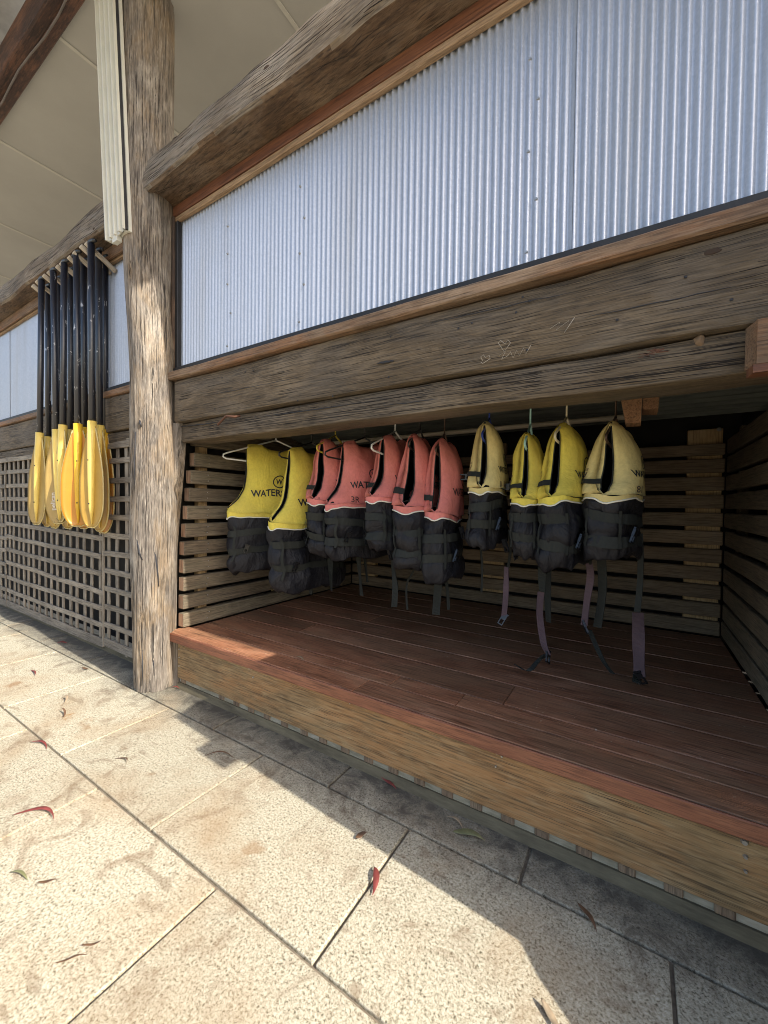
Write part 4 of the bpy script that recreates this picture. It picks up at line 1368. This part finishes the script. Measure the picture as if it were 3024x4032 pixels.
    # hanging straps: list of (material, list of px, plane y, half width)
    for (mname, pts, yv, hwid) in tail:
        P = []
        for q in pts:
            P.append(on(q[0], q[1], 1, yv if len(q) < 3 else q[2]))
        for p in P:
            if p.z < ZD + 0.006: p.z = ZD + 0.006
        if mname == 'mauve' or hwid > 0.012:
            ribbon('strap', P, (lambda t, h=hwid, sd=seed + len(P): (h * math.cos(0.55 * math.sin(4.2 * t + sd)), h * math.sin(0.55 * math.sin(4.2 * t + sd)), 0)), M[mname], o, inv)
        else:
            ribbon('strap', P, (hwid * 0.6, hwid * 0.5, 0), M[mname], o, inv)
        if mname == 'mauve':
            b_ = bpy.data.objects.new('buckle', buckle_mesh()); link(b_, o)
            b_.location = inv @ P[-1]; b_.rotation_euler = (0.5, 0.3, seed)
    # hanger (a thing of its own)
    ha = Vector((hx, YR + dy, ZR + 0.018))
    ho = empty('coat_hanger', ha, hlabel, 'coat hanger', 'coat hangers on the locker rail', rz=psi)
    r = 0.0062
    zt = ztop - ha.z   # jacket top relative to hook top
    hook = [(0, 0.032 * math.cos(a), -0.018 + 0.034 * math.sin(a)) for a in [R(-40), R(0), R(40), R(80), R(120), R(160), R(200)]]
    path = hook + [(0, -0.012, -0.06), (0, 0, -0.085), (0, 0, zt + 0.030)]
    v, f = tube_geo(path, r * 0.8, 8)
    q = bpy.data.objects.new('hook', mesh_from('hook', v, f, M[hang], True)); link(q, ho)
    sw_ = min(0.30, Wd * 0.42) + hstick
    zb_ = zt - 0.085 - hstick * 0.35
    fr_ = [(0, 0, zt + 0.032), (0, -sw_ + 0.02, zb_ + 0.02), (0, -sw_ - 0.006, zb_ + 0.006), (0, -sw_ - 0.008, zb_ - 0.012), (0, -sw_ + 0.014, zb_ - 0.024),
           (0, 0, zb_ - 0.045), (0, sw_ - 0.014, zb_ - 0.024), (0, sw_ + 0.008, zb_ - 0.012), (0, sw_ + 0.006, zb_ + 0.006), (0, sw_ - 0.02, zb_ + 0.02), (0, 0, zt + 0.032)]
    v, f = tube_geo(fr_, r, 8)
    q = bpy.data.objects.new('frame', mesh_from('frame', v, f, M[hang], True)); link(q, ho)
    return o

jacket(-2.50, 1.842, 1.03, 0.76, 0.19, R(-24), 'yellow', 'large yellow jacket with black base hanging at the far left end of the rail', 1, hang='hanger_white', hlabel='white plastic hanger holding the leftmost yellow jacket', chest=False, hstick=0.10, lean=0.0)
jacket(-2.11, 1.798, 1.08, 0.70, 0.20, R(-6), 'yellow', 'second yellow jacket from the left, half behind the red ones', 2, hang='hanger_black', hlabel='black plastic hanger in the second yellow jacket from the left', chest=False, dy=0.0,
       tail=[('webbing', [(1218, 2150), (1222, 2260), (1224, 2340)], 2.35, 0.014)])
jacket(-1.88, 1.832, 0.83, 0.58, 0.24, R(10), 'coral', 'leftmost faded red jacket, beside the yellow ones', 3, hang='hanger_yellow', hlabel='yellow plastic hanger in the leftmost red jacket',
       tail=[('webbing', [(1298, 2100), (1300, 2190), (1302, 2260), (1304, 2325)], 2.35, 0.022)])
jacket(-1.62, 1.798, 0.80, 0.60, 0.20, R(-17), 'coral', 'faded red jacket marked 3R on its back', 4, number='3R', hang='hanger_black', hlabel='black plastic hanger poking out of the jacket marked 3R', chest=False, hstick=0.06,
       tail=[('webbing', [(1408, 2100), (1412, 2200), (1418, 2280), (1424, 2345)], 2.4, 0.02), ('webbing', [(1432, 2090), (1436, 2190), (1442, 2250), (1446, 2292)], 2.45, 0.014)])
jacket(-1.37, 1.818, 0.76, 0.56, 0.21, R(2), 'coral', 'middle one of the five faded red jackets, on a white hanger', 5, hang='hanger_white', hlabel='white plastic hanger in the middle red jacket', chest=True, front_text=False, hstick=0.05)
jacket(-1.185, 1.812, 0.85, 0.54, 0.24, R(11), 'coral', 'second faded red jacket from the right of the red group', 6, hang='hanger_black', hlabel='black plastic hanger second from the right of the red jackets',
       tail=[('webbing', [(1546, 2130), (1548, 2230), (1556, 2310), (1552, 2390)], 2.30, 0.020), ('webbing', [(1640, 2150), (1630, 2240), (1605, 2290), (1600, 2340), (1604, 2400)], 2.3, 0.008)])
jacket(-1.015, 1.772, 0.86, 0.45, 0.22, R(10), 'coral', 'narrow faded red jacket nearest the yellow group on the right', 7, hang='wire', hlabel='thin brown wire hanger in the rightmost red jacket',
       tail=[('webbing', [(1730, 2150), (1728, 2260), (1722, 2340), (1716, 2420)], 2.3, 0.024), ('webbing', [(1748, 2150), (1752, 2250), (1762, 2330), (1766, 2400)], 2.36, 0.012)])
jacket(-0.735, 1.838, 0.70, 0.40, 0.18, R(6), 'paleyellow', 'pale yellow jacket numbered 11, first of the right hand group', 8, number='11', hang='hanger_blue', hlabel='blue plastic hanger in the jacket numbered 11',
       tail=[('webbing', [(2004, 2090), (2010, 2160), (2000, 2238)], 2.32, 0.010), ('mauve', [(1994, 2232), (1992, 2330), (1984, 2430)], 2.32, 0.015), ('webbing', [(1892, 2080), (1893, 2150), (1898, 2240), (1896, 2330)], 2.36, 0.008)])
jacket(-0.505, 1.780, 0.71, 0.38, 0.17, R(4), 'yellow', 'bright yellow jacket, smallest looking, between two taller yellow jackets', 9, hang='hanger_mint', hlabel='mint green plastic hanger in the small bright yellow jacket',
       tail=[('webbing', [(2130, 2100), (2135, 2180), (2134, 2260), (2136, 2330)], 2.36, 0.022), ('mauve', [(2130, 2330), (2125, 2420), (2140, 2530), (2158, 2576)], 2.38, 0.018),
             ('webbing', [(2150, 2578, 2.40), (2120, 2600, 2.40), (2080, 2640, 2.33), (2030, 2618, 2.42)], 2.4, 0.014), ('webbing', [(2158, 2080), (2160, 2170), (2156, 2340), (2160, 2450)], 2.45, 0.018)])
jacket(-0.322, 1.802, 0.74, 0.44, 0.20, R(-7), 'yellow', 'yellow jacket with clear back lettering, third of the right hand group', 10, hang='hanger_cream', hlabel='cream plastic hanger in the third jacket from the right end',
       tail=[('webbing', [(2318, 2100), (2322, 2160), (2318, 2222)], 2.38, 0.014), ('mauve', [(2318, 2215), (2325, 2270), (2312, 2360), (2300, 2462)], 2.38, 0.018), ('webbing', [(2364, 2090), (2368, 2195), (2372, 2330), (2352, 2470)], 2.42, 0.022),
             ('webbing', [(2320, 2480), (2350, 2550), (2380, 2610), (2412, 2652)], 2.50, 0.013)])
jacket(-0.098, 1.780, 0.67, 0.42, 0.225, R(-9), 'paleyellow', 'pale yellow jacket numbered 81, nearest the right wall', 11, number='81', hang='wire', hlabel='thin dark wire hanger in the jacket numbered 81',
       tail=[('webbing', [(2518, 2100), (2522, 2190), (2520, 2300), (2508, 2410)], 2.36, 0.014), ('mauve', [(2512, 2412), (2514, 2540), (2518, 2660)], 2.44, 0.028), ('webbing', [(2508, 2655), (2506, 2690)], 2.5, 0.02)])

# ================================================================== LEAVES
def leaf(px, py, L, wd, ang, bend, mat, label, z=0.0, lift=0.012):
    c0 = on(px, py, 2, z)
    vs = []; fs = []
    n = 14
    for i in range(n + 1):
        t = i / n
        x = (t - 0.5) * L
        cy = bend * L * (1 - (2 * t - 1) ** 2)
        w = wd * (math.sin(math.pi * min(1, t * 1.02 + 0.01)) ** 0.8) * (1 - 0.35 * t) + 0.0008
        zz_ = lift * (0.35 + 0.65 * math.sin(t * 5 + px)) * 0.6 + lift * 0.45
        vs += [(x, cy - w, zz_ + w * 0.25), (x, cy, zz_), (x, cy + w, zz_ + w * 0.5)]
    for i in range(n):
        a = 3 * i
        fs += [(a, a + 1, a + 4, a + 3), (a + 1, a + 2, a + 5, a + 4)]
    o = add('fallen_leaf', mesh_from('fallen_leaf', vs, fs, M[mat], True), None, c0 + Vector((0, 0, 0.002)), rot=(0, 0, ang))
    tag(o, label, 'leaf', 'fallen gum leaves')
    sm = o.modifiers.new('thickness', 'SOLIDIFY'); sm.thickness = 0.0008
    return o
leaf(1470, 3475, 0.105, 0.013, R(-60), 0.10, 'leaf_red', 'red dry leaf on the joint where sun meets shade, lower middle')
leaf(130, 3225, 0.20, 0.009, R(25), 0.22, 'leaf_red', 'curled reddish leaf on sunlit paving at the left edge')
leaf(150, 2940, 0.15, 0.006, R(10), 0.15, 'leaf_red', 'slender bent red leaf on the long paver joint, left')
leaf(130, 2652, 0.16, 0.007, R(-8), 0.06, 'leaf_red', 'straight red leaf on sunlit paving below the lattice')
leaf(335, 2637, 0.07, 0.010, R(20), 0.08, 'leaf_brown', 'short brown leaf on paving left of the post foot')
leaf(245, 2535, 0.08, 0.016, R(50), 0.1, 'leaf_red', 'small pink red leaf at the edge of the lattice shadow')
leaf(240, 2822, 0.11, 0.006, R(-20), 0.18, 'leaf_brown', 'thin dark curved twig like leaf on bright paving, left', lift=0.03)
leaf(245, 2768, 0.13, 0.006, R(-25), 0.2, 'leaf_tan', 'arched tan leaf lifted off the paving near the rust stain', lift=0.03)
leaf(860, 2985, 0.16, 0.005, R(30), 0.2, 'leaf_brown', 'thin dark leaf inside the notch of the shadow')
leaf(475, 3003, 0.10, 0.004, R(5), 0.25, 'leaf_brown', 'small curved brown leaf right of the long joint')
leaf(1845, 3300, 0.13, 0.016, R(10), 0.10, 'leaf_olive', 'folded olive leaf in the shade below the fascia')
leaf(1790, 3245, 0.09, 0.005, R(-15), 0.15, 'leaf_tan', 'thin pale leaf in the shade just above the olive one')
leaf(1530, 3092, 0.12, 0.009, R(-20), 0.06, 'leaf_red', 'dull red leaf in shade close to the plinth strip')
leaf(1423, 3300, 0.05, 0.012, R(60), 0.1, 'leaf_brown', 'tiny brown gumnut sprig on the shadow edge')
leaf(2310, 3620, 0.10, 0.008, R(-50), 0.08, 'leaf_brown', 'flat brown leaf in the paver joint under the step, right')
leaf(75, 3457, 0.09, 0.005, R(15), 0.08, 'leaf_olive', 'small yellow green leaf at the left edge of the frame')
leaf(185, 3482, 0.06, 0.005, R(40), 0.06, 'leaf_brown', 'short red brown leaf beside the small yellow green one')
leaf(360, 3730, 0.05, 0.003, R(50), 0.03, 'leaf_brown', 'tiny dark stick at the lower left')
leaf(280, 3790, 0.08, 0.002, R(45), 0.06, 'leaf_brown', 'hair thin twig near the lower left corner')
leaf(2170, 4020, 0.08, 0.010, R(-40), 0.03, 'leaf_tan', 'pale dry leaf on the bottom edge, right of centre')
leaf(1180, 2597, 0.075, 0.008, R(-5), 0.05, 'leaf_tan', 'pale dry leaf on the front deck board', z=ZD)
leaf(690, 2712, 0.07, 0.006, R(20), 0.05, 'leaf_red', 'small red leaf wedged at the foot of the square post')

# ================================================================== DRYING SPLITS AND KNOTS
from mathutils.bvhtree import BVHTree
M['splitmat'] = plain('split_shadow_timber', (0.016, 0.011, 0.008), 0.95)
M['knotmat'] = plain('dark_knot', (0.055, 0.030, 0.016), 0.85, var=0.3)
def splits_on(obj, parent, n, xr, zr, ax, rad=(0.0010, 0.0026), ln=(0.08, 0.5), knots=0, drift=0.02, fan=0.0, face='front', seed=0, mat='splitmat'):
    """thin open cracks lying in the timber surface; ax 0 = along x, 2 = along z"""
    rnd = random.Random(seed)
    me = obj.data
    org = world_of(obj)
    bvh = BVHTree.FromPolygons([v.co + org for v in me.vertices], [tuple(p.vertices) for p in me.polygons])
    def hit(x, z):
        if face == 'front':
            h = bvh.ray_cast(Vector((x, 0.2, z)), Vector((0, 1, 0)))
        elif face == 'below':
            h = bvh.ray_cast(Vector((x, z, 0.5)), Vector((0, 0, 1)))
        else:   # towards the camera, x is used as an angle round the post
            c0 = Vector((-3.05, 1.603, z)); d = Vector((math.cos(x), math.sin(x), 0))
            h = bvh.ray_cast(c0 + d * 0.6, -d)
        return h[0], h[1]
    V = []; F = []
    for _ in range(n):
        L = rnd.uniform(*ln) * (rnd.random() ** 0.5 + 0.2); r = rnd.uniform(*rad)
        a = rnd.uniform(*xr); b = rnd.uniform(*zr)
        k = max(4, int(L / 0.03)); path = []
        sl = rnd.uniform(-drift, drift)
        for i in range(k + 1):
            t = (i / k - 0.5) * L
            if ax == 0: x, z = a + t, b + sl * t + rnd.uniform(-0.0012, 0.0012)
            else: x, z = a + (sl * t + rnd.uniform(-0.0015, 0.0015)) * (6 if face == 'round' else 1), b + t
            if ax == 0 and not (xr[0] <= x <= xr[1]): continue
            p, nn = hit(x, z)
            if p is None: continue
            path.append(p - nn * r * 0.35)
        if len(path) < 4: continue
        m_ = len(path)
        tube_geo(path, [r * (0.25 + 0.75 * math.sin(math.pi * (i + 0.5) / m_)) for i in range(m_)], 4, True, V, F)
    if V:
        po = world_of(parent)
        q = bpy.data.objects.new('drying_splits', mesh_from('drying_splits', [v - po for v in V], F, M[mat])); link(q, parent)
        q['kind'] = 'stuff'
    for _ in range(knots):
        p, nn = hit(rnd.uniform(*xr), rnd.uniform(*zr))
        if p is None: continue
        bm = bmesh.new(); bmesh.ops.create_icosphere(bm, subdivisions=2, radius=1.0)
        for v in bm.verts:
            v.co += mnoise.noise_vector(v.co * 1.5 + Vector((seed, _, 0))) * 0.25
        w = rnd.uniform(0.010, 0.020)
        bmesh.ops.scale(bm, vec=(w * (1.7 if ax == 0 else 0.8), 0.0035, w * (0.7 if ax == 0 else 1.6)), verts=bm.verts)
        km = bpy.data.meshes.new('knot'); bm.to_mesh(km); bm.free(); km.materials.append(M['knotmat'])
        add('knot', km, parent, p, rot=(0, 0, math.atan2(nn.x, -nn.y)))
def kid(o, name='timber'):
    return [c for c in o.children if c.name.split('.')[0] == name][0]
splits_on(kid(bb), bb, 230, (-2.84, 0.9), (1.95, 2.23), 0, rad=(0.0008, 0.0019), ln=(0.06, 0.45), knots=1, seed=1, drift=0.012)
splits_on(kid(lb), lb, 210, (-2.82, 0.9), (1.81, 1.925), 0, rad=(0.0010, 0.0028), ln=(0.08, 0.7), knots=1, seed=2, drift=0.012)
for i_, o in enumerate([o for o in list(bpy.data.objects) if o.parent is None and o.name.split('.')[0] in ('main_beam', 'lower_beam') and o not in (bb, lb)]):
    zb_ = o.location.z
    splits_on(kid(o), o, 110, (-7.2, -3.2), (zb_ + 0.01, zb_ + (0.27 if 'main' in o.name else 0.08)), 0, rad=(0.001, 0.0026), ln=(0.1, 0.7), knots=2, seed=20 + i_)
for i_, o in enumerate([o for o in list(bpy.data.objects) if o.parent is None and o.name.split('.')[0] == 'log_beam']):
    xr_ = (-3.0, 0.2) if o.location.x > -2 else (-7.0, -3.2)
    splits_on(kid(o), o, 130, xr_, (3.57, 3.80), 0, rad=(0.001, 0.0030), ln=(0.1, 0.6), knots=2, seed=30 + i_, drift=0.06)
    splits_on(kid(o), o, 70, xr_, (1.55, 1.70), 0, rad=(0.001, 0.0022), ln=(0.04, 0.3), seed=40 + i_, drift=0.25, face='below')
splits_on(kid(post, 'trunk'), post, 330, (R(-170), R(10)), (0.05, 4.6), 2, rad=(0.0009, 0.0026), ln=(0.06, 0.7), knots=0, seed=7, drift=0.03, face='round')
splits_on(fas, deck, 150, (-2.82, 0.7), (0.085, 0.325), 0, rad=(0.0006, 0.0014), ln=(0.05, 0.4), knots=0, seed=9, drift=0.02, mat='knotmat')

# ================================================================== SITE UNITS -> METRES
for me in bpy.data.meshes:
    me.transform(Matrix.Scale(S, 4))
for o in bpy.data.objects:
    if o.type in {'CAMERA', 'LIGHT'}: continue
    o.location = Vector(o.location) * S
    for md in o.modifiers:
        if md.type == 'SOLIDIFY': md.thickness *= S
